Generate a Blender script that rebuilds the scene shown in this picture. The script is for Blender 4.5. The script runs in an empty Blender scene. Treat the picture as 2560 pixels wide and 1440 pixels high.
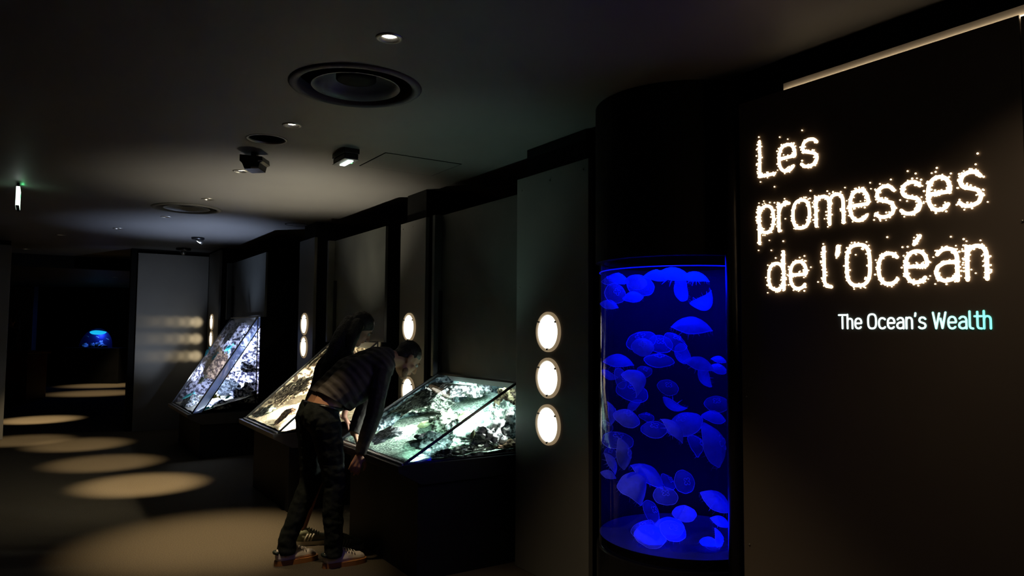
import bpy, bmesh, math, random
from mathutils import Vector, Matrix, noise, Quaternion
random.seed(7)
S = bpy.context.scene
COL = S.collection
PI = math.pi
V3 = Vector
# ------------------------------------------------------------------ camera
F_PX = 1800.0
EYE = V3((0, 0, 1.6))
_th = math.atan(108 / F_PX); _ro = 0.0067
FW = V3((0, math.cos(_th), math.sin(_th)))
_u0 = V3((0, -math.sin(_th), math.cos(_th))); _r0 = V3((1, 0, 0))
RT = _r0 * math.cos(_ro) + _u0 * math.sin(_ro)
UP = _u0 * math.cos(_ro) - _r0 * math.sin(_ro)
cam_d = bpy.data.cameras.new('camera'); cam = bpy.data.objects.new('camera', cam_d); COL.objects.link(cam)
cam_d.sensor_width = 36; cam_d.sensor_fit = 'HORIZONTAL'; cam_d.lens = F_PX / 2560 * 36
cam_d.clip_start = 0.05; cam_d.clip_end = 100
_m = Matrix((RT, UP, -FW)).transposed().to_4x4(); _m.translation = EYE
cam.matrix_world = _m
S.camera = cam
# ------------------------------------------------------------------ world / view
w = bpy.data.worlds.new('world'); S.world = w; w.use_nodes = True
w.node_tree.nodes['Background'].inputs[0].default_value = (0.5, 0.5, 0.6, 1)
w.node_tree.nodes['Background'].inputs[1].default_value = 0.0
vs = S.view_settings
vs.view_transform = 'Standard'; vs.look = 'None'; vs.exposure = 0.0; vs.gamma = 1.0; vs.use_curve_mapping = False
S.cycles.use_denoising = True
S.cycles.max_bounces = 8; S.cycles.diffuse_bounces = 4; S.cycles.transparent_max_bounces = 40
S.cycles.sample_clamp_indirect = 6.0
S.cycles.caustics_reflective = False; S.cycles.caustics_refractive = False

# the hall's frame: U runs along the aquarium wall (away from us), W points into that wall
AZ = math.radians(33.2)
U = V3((-math.sin(AZ), math.cos(AZ), 0)); W = V3((math.cos(AZ), math.sin(AZ), 0)); Z = V3((0, 0, 1))
HALL = Matrix((U, -W, Z)).transposed().to_4x4()       # local x = along the wall, local y = away from the wall, z up
def P(u, v, z): return U * u + W * v + Z * z
def ray(x, y): return RT * ((x - 1280) / F_PX) - UP * ((y - 720) / F_PX) + FW
def on_z(x, y, z): d = ray(x, y); return EYE + d * ((z - EYE.z) / d.z)
def on_v(x, y, v): d = ray(x, y); return EYE + d * (v / d.dot(W))
def on_u(x, y, u): d = ray(x, y); return EYE + d * (u / d.dot(U))
H_CEIL = 2.87

# ------------------------------------------------------------------ light helper
def lamp(name, kind, loc, energy, color, parent=None, direction=None, **kw):
    d = bpy.data.lights.new(name, kind); d.energy = energy; d.color = color
    for k, val in kw.items(): setattr(d, k, val)
    o = bpy.data.objects.new(name, d); COL.objects.link(o)
    o.location = loc
    if direction is not None:
        o.rotation_mode = 'QUATERNION'; o.rotation_quaternion = V3(direction).to_track_quat('-Z', 'Y')
    if parent is not None:
        o.parent = parent; o.matrix_parent_inverse = parent.matrix_world.inverted()
    return o

# ------------------------------------------------------------------ materials
def mat(name, col, rough=0.6, metal=0.0, spec=0.5, var=0.0, scale=20.0, bump=0.0, bscale=60.0, col2=None, detail=4.0, ramp=(0.35, 0.65)):
    m = bpy.data.materials.new(name); m.use_nodes = True
    nt = m.node_tree; b = nt.nodes['Principled BSDF']
    b.inputs['Base Color'].default_value = (*col, 1); b.inputs['Roughness'].default_value = rough
    b.inputs['Metallic'].default_value = metal; b.inputs['Specular IOR Level'].default_value = spec
    if var or col2:
        tc = nt.nodes.new('ShaderNodeTexCoord'); n = nt.nodes.new('ShaderNodeTexNoise')
        n.inputs['Scale'].default_value = scale; n.inputs['Detail'].default_value = detail
        nt.links.new(tc.outputs['Object'], n.inputs['Vector'])
        r = nt.nodes.new('ShaderNodeValToRGB')
        c2 = col2 if col2 else tuple(c * (1 - var) for c in col)
        r.color_ramp.elements[0].position = ramp[0]; r.color_ramp.elements[1].position = ramp[1]
        r.color_ramp.elements[0].color = (*c2, 1); r.color_ramp.elements[1].color = (*col, 1)
        nt.links.new(n.outputs['Fac'], r.inputs['Fac']); nt.links.new(r.outputs['Color'], b.inputs['Base Color'])
    if bump:
        tc2 = nt.nodes.new('ShaderNodeTexCoord'); n2 = nt.nodes.new('ShaderNodeTexNoise'); n2.inputs['Scale'].default_value = bscale
        n2.inputs['Detail'].default_value = 5
        bp = nt.nodes.new('ShaderNodeBump'); bp.inputs['Strength'].default_value = bump; bp.inputs['Distance'].default_value = 0.01
        nt.links.new(tc2.outputs['Object'], n2.inputs['Vector']); nt.links.new(n2.outputs['Fac'], bp.inputs['Height'])
        nt.links.new(bp.outputs['Normal'], b.inputs['Normal'])
    return m
def emit(name, col, strength):
    m = bpy.data.materials.new(name); m.use_nodes = True; nt = m.node_tree
    b = nt.nodes['Principled BSDF']; b.inputs['Base Color'].default_value = (0.6, 0.6, 0.6, 1)
    b.inputs['Emission Color'].default_value = (*col, 1); b.inputs['Emission Strength'].default_value = strength
    return m
def glass(name, tint=(1, 1, 1), rough=0.02, ior=1.45, gl=1.0):
    m = bpy.data.materials.new(name); m.use_nodes = True; nt = m.node_tree; nt.nodes.remove(nt.nodes['Principled BSDF'])
    out = nt.nodes['Material Output']
    t = nt.nodes.new('ShaderNodeBsdfTransparent'); t.inputs[0].default_value = (*tint, 1)
    g = nt.nodes.new('ShaderNodeBsdfGlossy'); g.inputs['Roughness'].default_value = rough; g.inputs[0].default_value = (gl, gl, gl, 1)
    f = nt.nodes.new('ShaderNodeFresnel'); f.inputs['IOR'].default_value = ior
    mx = nt.nodes.new('ShaderNodeMixShader')
    geo = nt.nodes.new('ShaderNodeNewGeometry'); inv = nt.nodes.new('ShaderNodeMath'); inv.operation = 'SUBTRACT'; inv.inputs[0].default_value = 1.0
    mul = nt.nodes.new('ShaderNodeMath'); mul.operation = 'MULTIPLY'
    nt.links.new(geo.outputs['Backfacing'], inv.inputs[1]); nt.links.new(f.outputs[0], mul.inputs[0]); nt.links.new(inv.outputs[0], mul.inputs[1])
    nt.links.new(mul.outputs[0], mx.inputs[0]); nt.links.new(t.outputs[0], mx.inputs[1]); nt.links.new(g.outputs[0], mx.inputs[2])
    nt.links.new(mx.outputs[0], out.inputs[0])
    return m
def veil(name, col, opacity, nscale=14.0, lo=0.7):
    """thin translucent living tissue"""
    m = bpy.data.materials.new(name); m.use_nodes = True; nt = m.node_tree; nt.nodes.remove(nt.nodes['Principled BSDF'])
    out = nt.nodes['Material Output']
    t = nt.nodes.new('ShaderNodeBsdfTransparent')
    d = nt.nodes.new('ShaderNodeBsdfDiffuse'); d.inputs[0].default_value = (*col, 1)
    l = nt.nodes.new('ShaderNodeBsdfTranslucent'); l.inputs[0].default_value = (*col, 1)
    a = nt.nodes.new('ShaderNodeMixShader'); a.inputs[0].default_value = 0.5
    nt.links.new(d.outputs[0], a.inputs[1]); nt.links.new(l.outputs[0], a.inputs[2])
    tc = nt.nodes.new('ShaderNodeTexCoord'); n = nt.nodes.new('ShaderNodeTexNoise'); n.inputs['Scale'].default_value = 2.2; n.inputs['Detail'].default_value = 6
    nt.links.new(tc.outputs['Object'], n.inputs['Vector'])
    mr = nt.nodes.new('ShaderNodeMapRange'); mr.inputs[1].default_value = 0.3; mr.inputs[2].default_value = 0.7
    mr.inputs[3].default_value = opacity * lo; mr.inputs[4].default_value = opacity
    nt.links.new(n.outputs['Fac'], mr.inputs[0])
    mx = nt.nodes.new('ShaderNodeMixShader')
    nt.links.new(mr.outputs[0], mx.inputs[0]); nt.links.new(t.outputs[0], mx.inputs[1]); nt.links.new(a.outputs[0], mx.inputs[2])
    nt.links.new(mx.outputs[0], out.inputs[0])
    return m

M = {}
M['floor'] = mat('carpet', (0.085, 0.070, 0.049), 0.95, spec=0.1, var=0.3, scale=120, bump=0.5, bscale=240)
M['ceil'] = mat('ceiling_paint', (0.078, 0.075, 0.073), 0.55, spec=0.35, var=0.12, scale=1.5)
M['wall'] = mat('dark_wall', (0.02, 0.019, 0.018), 0.75, spec=0.2, var=0.3, scale=3)
M['panel'] = mat('panel_lacquer', (0.15, 0.147, 0.14), 0.45, spec=0.35, var=0.1, scale=2)
M['signpanel'] = mat('sign_wall_lacquer', (0.13, 0.105, 0.085), 0.5, spec=0.3, var=0.1, scale=2)
M['cove'] = mat('cove_glow_pale', (0.45, 0.41, 0.36), 0.9, spec=0.1)
M['recess'] = mat('recess_panel', (0.05, 0.052, 0.047), 0.5, spec=0.4, var=0.25, scale=4)
M['black'] = mat('black_lacquer', (0.006, 0.006, 0.007), 0.3, spec=0.5, var=0.3, scale=5)
M['matt'] = mat('black_matt', (0.006, 0.006, 0.006), 0.85, spec=0.1, var=0.3, scale=5)
M['metal'] = mat('dark_metal', (0.25, 0.24, 0.22), 0.35, metal=0.9, var=0.2, scale=10)
M['alu'] = mat('grey_aluminium', (0.35, 0.35, 0.36), 0.45, metal=0.7, var=0.15, scale=10)
M['cab'] = mat('cabinet_black', (0.008, 0.0085, 0.01), 0.6, spec=0.25, var=0.3, scale=4)
M['ledge'] = mat('ledge_coating', (0.07, 0.07, 0.075), 0.35, spec=0.4, var=0.2, scale=6)
M['lens'] = emit('lamp_lens', (1.0, 0.93, 0.74), 2.6)
M['rim'] = mat('bright_rim', (0.75, 0.75, 0.72), 0.35, var=0.05)
M['light_baffle'] = mat('white_baffle', (0.7, 0.7, 0.7), 0.6, var=0.05)
M['bezel'] = emit('edge_lit_acrylic', (1.0, 0.72, 0.40), 0.22)
M['bulb'] = emit('bulb', (1.0, 0.93, 0.78), 9.0)
M['coolbulb'] = emit('cool_bulb', (0.85, 1.0, 0.93), 6.0)
M['led'] = emit('fibre_point', (1.0, 0.68, 0.38), 3.0)
M['strip'] = emit('strip_light', (1.0, 0.78, 0.5), 9.0)
M['glass'] = glass('tank_glass', (0.97, 1.0, 0.99))
M['cylglass'] = glass('cylinder_glass', (0.42, 0.48, 1.0), 0.01, 1.35)
M['skin'] = mat('skin', (0.52, 0.27, 0.16), 0.55, spec=0.35, var=0.12, scale=14)
M['redskin'] = mat('tanned_skin', (0.36, 0.17, 0.12), 0.55, spec=0.35, var=0.12, scale=14)
M['hair'] = mat('dark_hair', (0.022, 0.014, 0.01), 0.5, spec=0.4, var=0.5, scale=60, bump=0.6, bscale=90)
M['denim'] = mat('dark_denim', (0.017, 0.021, 0.019), 0.85, spec=0.15, var=0.35, scale=25, bump=0.5, bscale=22)
M['blacktop'] = mat('black_knit', (0.016, 0.015, 0.016), 0.85, spec=0.15, var=0.3, scale=30, bump=0.4, bscale=26)
M['greyshorts'] = mat('grey_cloth', (0.09, 0.09, 0.095), 0.75, var=0.3, scale=30, bump=0.5, bscale=24)
M['sleeve'] = mat('plain_knit', (0.055, 0.047, 0.042), 0.85, spec=0.2, var=0.25, scale=30, bump=0.5, bscale=30)
M['white'] = mat('white_leather', (0.62, 0.55, 0.5), 0.5, var=0.08, scale=12)
M['gum'] = mat('gum_rubber', (0.36, 0.15, 0.045), 0.6, var=0.15, scale=20)
M['suede'] = mat('sage_suede', (0.22, 0.235, 0.15), 0.9, var=0.2, scale=30)
M['cream'] = mat('cream_rubber', (0.6, 0.56, 0.46), 0.6, var=0.1, scale=20)
M['eye'] = mat('eye_white', (0.5, 0.48, 0.45), 0.2)
M['red'] = mat('dark_red_lacquer', (0.16, 0.022, 0.016), 0.5, var=0.2, scale=4)
M['sand'] = mat('aquarium_sand', (0.44, 0.58, 0.47), 0.95, spec=0.1, col2=(0.06, 0.10, 0.08), scale=60, detail=8, bump=0.8, bscale=70)
M['coralsand'] = mat('pale_coral_sand', (0.86, 0.81, 0.68), 0.95, spec=0.1, col2=(0.62, 0.54, 0.38), scale=40, detail=8, bump=0.8, bscale=60)
def rockmat(name, a, b, sc=30, r=(0.44, 0.57)): return mat(name, a, 0.9, spec=0.15, col2=b, scale=sc, detail=9, ramp=r, bump=1.0, bscale=sc * 2.2)
M['rock_green'] = rockmat('algae_rock', (0.42, 0.46, 0.38), (0.03, 0.04, 0.03))
M['rock_pale'] = rockmat('pale_live_rock', (0.8, 0.78, 0.75), (0.10, 0.11, 0.11))
M['rock_dark'] = rockmat('dark_basalt', (0.05, 0.055, 0.06), (0.008, 0.01, 0.012))
M['rock_brown'] = rockmat('brown_coral_rock', (0.42, 0.28, 0.18), (0.06, 0.035, 0.03))
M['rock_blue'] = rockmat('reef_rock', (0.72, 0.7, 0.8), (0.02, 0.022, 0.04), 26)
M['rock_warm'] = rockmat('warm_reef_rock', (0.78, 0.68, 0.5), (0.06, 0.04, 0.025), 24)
M['rock_night'] = rockmat('night_rock', (0.6, 0.6, 0.7), (0.15, 0.15, 0.2), 6)
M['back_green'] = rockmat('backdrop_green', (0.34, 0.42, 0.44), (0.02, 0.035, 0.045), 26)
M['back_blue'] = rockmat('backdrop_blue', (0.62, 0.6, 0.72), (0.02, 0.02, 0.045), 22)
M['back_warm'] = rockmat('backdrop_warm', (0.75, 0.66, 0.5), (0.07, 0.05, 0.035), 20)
M['fish_green'] = mat('olive_fish', (0.25, 0.28, 0.14), 0.4, col2=(0.08, 0.1, 0.05), scale=30)
M['fish_yellow'] = mat('yellow_fish', (0.75, 0.7, 0.06), 0.4, var=0.2)
M['fish_cyan'] = mat('cyan_fish', (0.1, 0.75, 0.8), 0.35, var=0.2)
M['fish_pale'] = mat('pale_fish', (0.8, 0.75, 0.68), 0.4, var=0.2)
M['bandacrylic'] = None
M['bandacrylic'] = veil('pale_blue_acrylic', (0.5, 0.66, 1.0), 0.8)
M['bell'] = veil('jelly_bell', (0.5, 0.52, 0.58), 0.34)
M['bellbright'] = veil('jelly_bell_dense', (0.72, 0.74, 0.8), 0.62)
M['jline'] = veil('jelly_margin', (1.0, 1.0, 1.0), 0.95)
M['jfine'] = veil('jelly_tentacle', (0.9, 0.95, 1.0), 0.45)
M['tankdark'] = mat('tank_back_blue', (0.012, 0.008, 0.02), 0.8, spec=0.05, var=0.2, scale=4)
M['tankfloor'] = mat('tank_floor_disc', (0.10, 0.10, 0.16), 0.6, spec=0.1, var=0.2, scale=6)

# ------------------------------------------------------------------ object helpers
def link_mesh(name, bm, m, parent=None, smooth=False, loc=None, rot=None):
    me = bpy.data.meshes.new(name); bm.to_mesh(me); bm.free()
    if m is not None: me.materials.append(m)
    if smooth: me.shade_smooth()
    return link_data(name, me, parent, loc, rot)
def link_data(name, me, parent=None, loc=None, rot=None):
    o = bpy.data.objects.new(name, me); COL.objects.link(o)
    if parent is not None: o.parent = parent
    if loc is not None: o.location = loc
    if rot is not None: o.rotation_euler = rot
    return o
def tag(o, label, cat, group=None, kind=None):
    o['label'] = label; o['category'] = cat
    if group: o['group'] = group
    if kind: o['kind'] = kind
    return o
def thing(name, label, cat, mtx=None, group=None):
    o = bpy.data.objects.new(name, None); COL.objects.link(o); o.empty_display_size = 0.1
    if mtx is not None: o.matrix_world = mtx
    return tag(o, label, cat, group)
def structure(name, bm, m, label, cat='wall', smooth=False):
    o = link_mesh(name, bm, m, None, smooth); o['kind'] = 'structure'; o['label'] = label; o['category'] = cat
    return o
def frame_at(u, v, z): 
    m = HALL.copy(); m.translation = P(u, v, z); return m

def box(bm, x0, x1, y0, y1, z0, z1, mtx=None, bev=0.0):
    g = bmesh.ops.create_cube(bm, size=1.0)
    vs_ = g['verts']
    for v in vs_:
        v.co = V3(((x0 + x1) / 2 + v.co.x * (x1 - x0), (y0 + y1) / 2 + v.co.y * (y1 - y0), (z0 + z1) / 2 + v.co.z * (z1 - z0)))
    if bev:
        es = list({e for v in vs_ for e in v.link_edges})
        r = bmesh.ops.bevel(bm, geom=es, offset=bev, segments=2, affect='EDGES', profile=0.5)
        vs_ = [v for v in bm.verts if v in set(r['verts']) or v in set(vs_) if v.is_valid]
    if mtx is not None:
        for v in vs_: v.co = mtx @ v.co
    return vs_
def hbox(bm, u0, u1, v0, v1, z0, z1, bev=0.0):
    """box given in hall coordinates (u along wall, v into wall)"""
    return box(bm, u0, u1, -v1, -v0, z0, z1, HALL, bev)
def prism(bm, pts, depth_vec):
    a = [bm.verts.new(p) for p in pts]; b = [bm.verts.new(V3(p) + depth_vec) for p in pts]
    n = len(pts)
    bm.faces.new(a[::-1]); bm.faces.new(b)
    for i in range(n): bm.faces.new((a[i], a[(i + 1) % n], b[(i + 1) % n], b[i]))
def bar(bm, p, q, wdt, hgt, up=Z):
    p = V3(p); q = V3(q); d = (q - p); L = d.length; d.normalize()
    s = d.cross(V3(up)); s.normalize(); t = s.cross(d)
    m = Matrix((d, s, t)).transposed().to_4x4(); m.translation = p
    box(bm, 0, L, -wdt / 2, wdt / 2, -hgt / 2, hgt / 2, m)
def lathe(bm, prof, n=48, mtx=None, cap=False):
    rings = []
    for r, z in prof:
        ring = []
        if r < 1e-6:
            ring = [bm.verts.new((0, 0, z))] * n
        else:
            ring = [bm.verts.new((r * math.cos(2 * PI * k / n), r * math.sin(2 * PI * k / n), z)) for k in range(n)]
        rings.append(ring)
    for a, b in zip(rings, rings[1:]):
        for k in range(n):
            q = [a[k], a[(k + 1) % n], b[(k + 1) % n], b[k]]
            q2 = []
            for v in q:
                if v not in q2: q2.append(v)
            if len(q2) > 2:
                try: bm.faces.new(q2)
                except ValueError: pass
    if mtx is not None:
        for v in {v for r in rings for v in r}: v.co = mtx @ v.co
    bmesh.ops.recalc_face_normals(bm, faces=bm.faces)
def tube(bm, pts, rad, n=6, closed=False):
    pts = [V3(p) for p in pts]; N = len(pts)
    rads = rad if isinstance(rad, (list, tuple)) else [rad] * N
    rings = []; prev = None
    for i, p in enumerate(pts):
        if closed: d = pts[(i + 1) % N] - pts[i - 1]
        else: d = pts[min(i + 1, N - 1)] - pts[max(i - 1, 0)]
        if d.length < 1e-9: d = V3((0, 0, 1))
        d.normalize()
        if prev is None:
            a = d.orthogonal().normalized()
        else:
            a = prev - d * prev.dot(d)
            a = a.normalized() if a.length > 1e-6 else d.orthogonal().normalized()
        prev = a; b = d.cross(a)
        rings.append([bm.verts.new(p + (a * math.cos(2 * PI * k / n) + b * math.sin(2 * PI * k / n)) * rads[i]) for k in range(n)])
    rr = list(zip(rings, rings[1:])) + ([(rings[-1], rings[0])] if closed else [])
    for A, B in rr:
        for k in range(n): bm.faces.new((A[k], A[(k + 1) % n], B[(k + 1) % n], B[k]))
    if not closed:
        bm.faces.new(rings[0][::-1]); bm.faces.new(rings[-1])

# ================================================================== SETTING
bm = bmesh.new(); box(bm, -26, 6, -4, 24, -0.1, 0)
structure('floor', bm, M['floor'], 'dark flecked carpet with pools of warm light', 'floor')

# ceiling: a slab with real openings for the fittings let into it
DISCS = [(3.542, 1.335, 0.335), (8.184, 1.249, 0.335)]
HOLE = (4.871, 1.221, 0.125)
DOWN = [(2.859, 1.224), (4.444, 1.264), (5.99, 1.302), (7.48, 1.326), (8.941, 1.151), (10.346, 0.783), (11.529, 0.191), (13.919, -0.233)]
bm = bmesh.new(); box(bm, -26, 6, -4, 24, H_CEIL, H_CEIL + 0.3)
ceil = link_mesh('ceiling', bm, M['ceil'])
bm = bmesh.new()
for u, v, r in DISCS + [HOLE] + [(a, b, 0.045) for a, b in DOWN]:
    mm = Matrix.Translation(P(u, v, H_CEIL + 0.05))
    bmesh.ops.create_cone(bm, cap_ends=True, segments=48, radius1=r * 0.985, radius2=r * 0.985, depth=0.4 if r > 0.1 else 0.2, matrix=mm)
cut = link_mesh('cutter', bm, None)
md = ceil.modifiers.new('b', 'BOOLEAN'); md.operation = 'DIFFERENCE'; md.object = cut; md.solver = 'EXACT'
dg = bpy.context.evaluated_depsgraph_get()
me = bpy.data.meshes.new_from_object(ceil.evaluated_get(dg)); ceil.modifiers.clear(); ceil.data = me
bpy.data.objects.remove(cut)
ceil['kind'] = 'structure'; ceil['label'] = 'dark painted ceiling with recessed fittings'; ceil['category'] = 'ceiling'

# sign wall with its cove
bm = bmesh.new(); hbox(bm, 1.072, 2.262, 2.78, 2.796, 0, 2.70, 0.002)
hbox(bm, -2.5, 1.068, 2.782, 2.796, 0, 2.693, 0.002)
structure('wall_right', bm, M['signpanel'], 'dark brown sign wall on the right with a lit top edge', 'wall')
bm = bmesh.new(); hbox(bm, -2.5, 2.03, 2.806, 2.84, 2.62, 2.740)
structure('wall_glow_strip', bm, M['cove'], 'pale strip added behind the sign wall to shape its lit top edge', 'wall')  # pale strip added with black above it, shaping the strip-light glow
bm = bmesh.new(); hbox(bm, -2.3, 2.03, 2.7975, 2.8035, 2.695, 2.702)
o = link_mesh('strip_light', bm, M['strip']); tag(o, 'long warm strip light hidden along the top of the sign wall', 'light')
bm = bmesh.new(); hbox(bm, -2.5, 2.26, 2.841, 2.90, 0, H_CEIL - 0.001)
structure('wall_core_i', bm, M['matt'], 'black wall behind the sign wall', 'wall')
# black round edge post between sign wall and jellyfish cylinder
bm = bmesh.new(); lathe(bm, [(0.0, 0), (0.036, 0), (0.036, 2.80), (0.0, 2.80)], 24, Matrix.Translation(P(2.315, 2.79, 0)))
structure('trim_1', bm, M['black'], 'glossy black upright edge post at the left end of the sign wall', 'trim', True)
# rear walls
bm = bmesh.new(); hbox(bm, -3.0, 13.4, 3.95, 4.05, 0, H_CEIL)
structure('wall_service', bm, M['wall'], 'black wall far behind the aquariums', 'wall')
bm = bmesh.new(); hbox(bm, -3.05, -2.95, -4, 4.0, 0, H_CEIL)
structure('wall_behind', bm, M['wall'], 'dark wall behind the viewer', 'wall')
bm = bmesh.new(); hbox(bm, -3.0, 13.0, -2.65, -2.55, 0, H_CEIL)
structure('wall_left', bm, M['wall'], 'dark wall on the left of the hall', 'wall')
bm = bmesh.new(); box(bm, -26, 2, 22.3, 22.5, 0, H_CEIL)
structure('wall_back', bm, M['matt'], 'black wall at the far end of the hall', 'wall')
bm = bmesh.new(); box(bm, -15.6, -14.35, 21.6, 21.8, 0.0, 2.86, bev=0.01)
structure('wall_far_panel', bm, M['panel'], 'grey upright panel far away on the left behind the red counter', 'wall')
bm = bmesh.new(); hbox(bm, 14.8, 15.0, -12, 9, 2.66, H_CEIL - 0.001)
structure('trim_2', bm, M['matt'], 'black downstand beam beyond the gateway', 'beam')

def screws(parent_bm_name, pts, v, parent=None):
    for (u, z) in pts:
        bm = bmesh.new(); lathe(bm, [(0.0, -0.001), (0.006, -0.001), (0.0045, 0.003), (0, 0.0035)], 10, frame_at(u, v, z) @ Matrix.Rotation(-PI / 2, 4, 'X'))
        o = link_mesh('screw', bm, M['metal'], parent, True)
    return
wr = bpy.data.objects['wall_right']
def sc_from_px(lst, v): 
    r = []
    for x, y in lst:
        p = on_v(x, y, v); r.append((p.dot(U), p.z))
    return r
screws('', sc_from_px([(1866, 992), (1874, 1362), (2556, 553)], 2.78), 2.78, wr)

# pillar panels with round lamps
def pillar(n, u0, u1, v, ztop, label, scr):
    bm = bmesh.new(); hbox(bm, u0, u1, v, v + 0.035, 0.0, ztop, 0.003)
    o = structure('trim_%d' % n, bm, M['panel'], label, 'pillar')
    bm = bmesh.new(); hbox(bm, u0 + 0.07, u1 - 0.07, v + 0.036, 3.94, 0, H_CEIL - 0.001)
    structure('wall_core_%s' % 'abcde'[n - 3], bm, M['matt'], 'black core behind the ' + label, 'wall')
    screws('', scr, v, o)
    return o
pillar(3, 3.40, 4.19, 2.78, 2.667, 'tall grey lamp pillar beside the jellyfish cylinder', [(4.13, 2.58), (3.80, 2.59), (3.45, 2.6), (4.15, 1.9), (3.45, 1.9)])
pillar(4, 5.726, 6.26, 2.83, 2.605, 'grey lamp pillar right above the stooping man', [(6.2, 2.55), (5.99, 2.55), (5.78, 2.55), (6.2, 2.0), (5.79, 2.0)])
pillar(5, 8.235, 8.81, 2.64, 2.68, 'narrow lamp pillar in the middle distance', [(8.76, 2.6), (8.28, 2.6)])
pillar(6, 11.853, 12.69, 2.31, 2.84, 'far lamp pillar next to the broad lit panel', [(12.6, 2.7)])
# broad panel across the end of the row + its twin on the left: a gateway
bm = bmesh.new(); hbox(bm, 12.72, 12.76, 1.262, 2.309, 0.0, 2.80, 0.003)
o = structure('wall_gate_right', bm, M['panel'], 'broad grey panel catching bands of light from the round lamps', 'wall')
screws('', [], 0)
bm = bmesh.new(); hbox(bm, 12.765, 12.95, 1.17, 3.9, 0.0, H_CEIL - 0.001)
structure('wall_core_f', bm, M['matt'], 'black core behind the broad grey panel', 'wall')
bm = bmesh.new(); hbox(bm, 12.70, 12.76, -2.5, -0.385, 0.0, 2.80, 0.003)
structure('wall_gate_left', bm, M['panel'], 'grey panel at the left border of the gateway', 'wall')
bm = bmesh.new(); hbox(bm, 12.765, 12.95, -2.5, -0.40, 0.0, H_CEIL - 0.001)
structure('wall_core_g', bm, M['matt'], 'black core behind the left gateway panel', 'wall')

# ------------------------------------------------------------------ round wall lamps
def round_lamp(u, v, z, label, band=None):
    t = thing('round_lamp', label, 'lamp', frame_at(u, v, z) @ Matrix.Rotation(-PI / 2, 4, 'X'), 'round lamps on the pillars')
    # local z = out of the wall
    bm = bmesh.new(); lathe(bm, [(0.110, 0.0), (0.131, 0.0), (0.131, 0.012), (0.124, 0.018), (0.114, 0.016), (0.110, 0.010)], 48)
    link_mesh('bezel', bm, M['bezel'], t, True)
    bm = bmesh.new(); lathe(bm, [(0.111, 0.002), (0.110, 0.009), (0.08, 0.012), (0.0, 0.014)], 48)
    link_mesh('lens', bm, M['lens'], t, True)
    for a in (-35, -145, 92):
        a = math.radians(a); bm = bmesh.new()
        lathe(bm, [(0, 0.0), (0.0065, 0.0), (0.0065, 0.021), (0.004, 0.024), (0, 0.024)], 12, Matrix.Translation((0.113 * math.cos(a), 0.113 * math.sin(a), 0)))
        link_mesh('clip', bm, M['black'], t, True)
    if band:     # the lamp also throws a long flat streak sideways along the neighbouring panel
        for dv, half, e in ((0.12, 13.5, 10), (0.26, 12.5, 9), (0.42, 11.0, 10), (0.62, 9.0, 10), (0.86, 7.2, 10)):
            lamp('lamp_glow', 'SPOT', P(u, v - 0.04, z), e * band, (1.0, 0.78, 0.46), None, U * 0.41 - W * dv, spot_size=math.radians(half * 2.2), spot_blend=0.9, shadow_soft_size=0.02)
    return t
for z, w_ in ((1.597, 'topmost'), (1.298, 'middle'), (0.997, 'lowest')):
    round_lamp(3.805, 2.78, z, w_ + ' round glowing lamp on the near pillar beside the jellyfish cylinder')
for z, w_ in ((1.63, 'round glowing lamp on the pillar just above the stooping man'), (1.05, 'round lamp glimpsed just below the stooping man\'s face')):
    round_lamp(6.03, 2.83, z, w_)
for z, w_ in ((1.669, 'upper round lamp on the narrow pillar left of the woman\'s head'), (1.396, 'lower round lamp on the narrow pillar, just above a lit tank edge')):
    round_lamp(8.535, 2.64, z, w_)
for z, w_, e in ((1.713, 'upper narrow-looking lamp beside the broad lit panel', 1.0), (1.44, 'lower lamp beside the broad panel, half behind the tall tank', 1.0), (1.16, 'lamp on the far pillar mostly hidden behind the tall tank', 1.0)):
    round_lamp(12.31, 2.31, z, w_, e)

# ------------------------------------------------------------------ ceiling fittings
def ceil_frame(u, v, z=H_CEIL): return frame_at(u, v, z) @ Matrix.Rotation(PI, 4, 'X')      # local z points down
def down_to(u, v, z=H_CEIL): return ceil_frame(u, v, z)
for (u, v, r), lab in zip(DISCS, ('big round black ceiling vent nearest the viewer', 'big round ceiling vent further down the hall')):
    t = thing('ceiling_vent', lab, 'vent', down_to(u, v), 'big ceiling vents')
    bm = bmesh.new(); lathe(bm, [(r * 0.865, -0.05), (r * 0.87, 0.004), (r * 0.92, 0.014), (r * 0.99, 0.010), (r * 1.02, 0.0), (r * 0.97, -0.01), (r * 0.875, -0.05)], 64)
    link_mesh('outer_ring', bm, M.setdefault('ventring', mat('vent_ring', (0.085, 0.082, 0.08), 0.6, spec=0.2, var=0.1)), t, True)
    bm = bmesh.new(); lathe(bm, [(r * 0.965, -0.01), (r * 0.965, -0.19), (0.0, -0.19)], 48)
    link_mesh('duct', bm, M['matt'], t, True)
    bm = bmesh.new(); lathe(bm, [(r * 0.68, 0.004), (r * 0.665, 0.006), (r * 0.60, -0.03), (r * 0.42, -0.085), (r * 0.30, -0.10), (0, -0.10)], 64)
    link_mesh('dish', bm, M.setdefault('dish', mat('vent_dish', (0.10, 0.10, 0.10), 0.45, spec=0.35, var=0.1)), t, True)
    bm = bmesh.new(); lathe(bm, [(r * 0.31, -0.099), (r * 0.31, -0.035), (r * 0.27, -0.03), (0, -0.028)], 40)
    link_mesh('hub', bm, M['matt'], t, True)
u, v, r = HOLE
t = thing('ceiling_recess', 'small round dark opening in the ceiling above the black projector', 'vent', down_to(u, v))
bm = bmesh.new(); lathe(bm, [(r * 0.92, -0.01), (r * 0.95, 0.004), (r * 1.04, 0.003), (r * 1.06, 0.0), (r * 0.97, -0.004)], 48); link_mesh('ring', bm, M['metal'], t, True)
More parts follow.
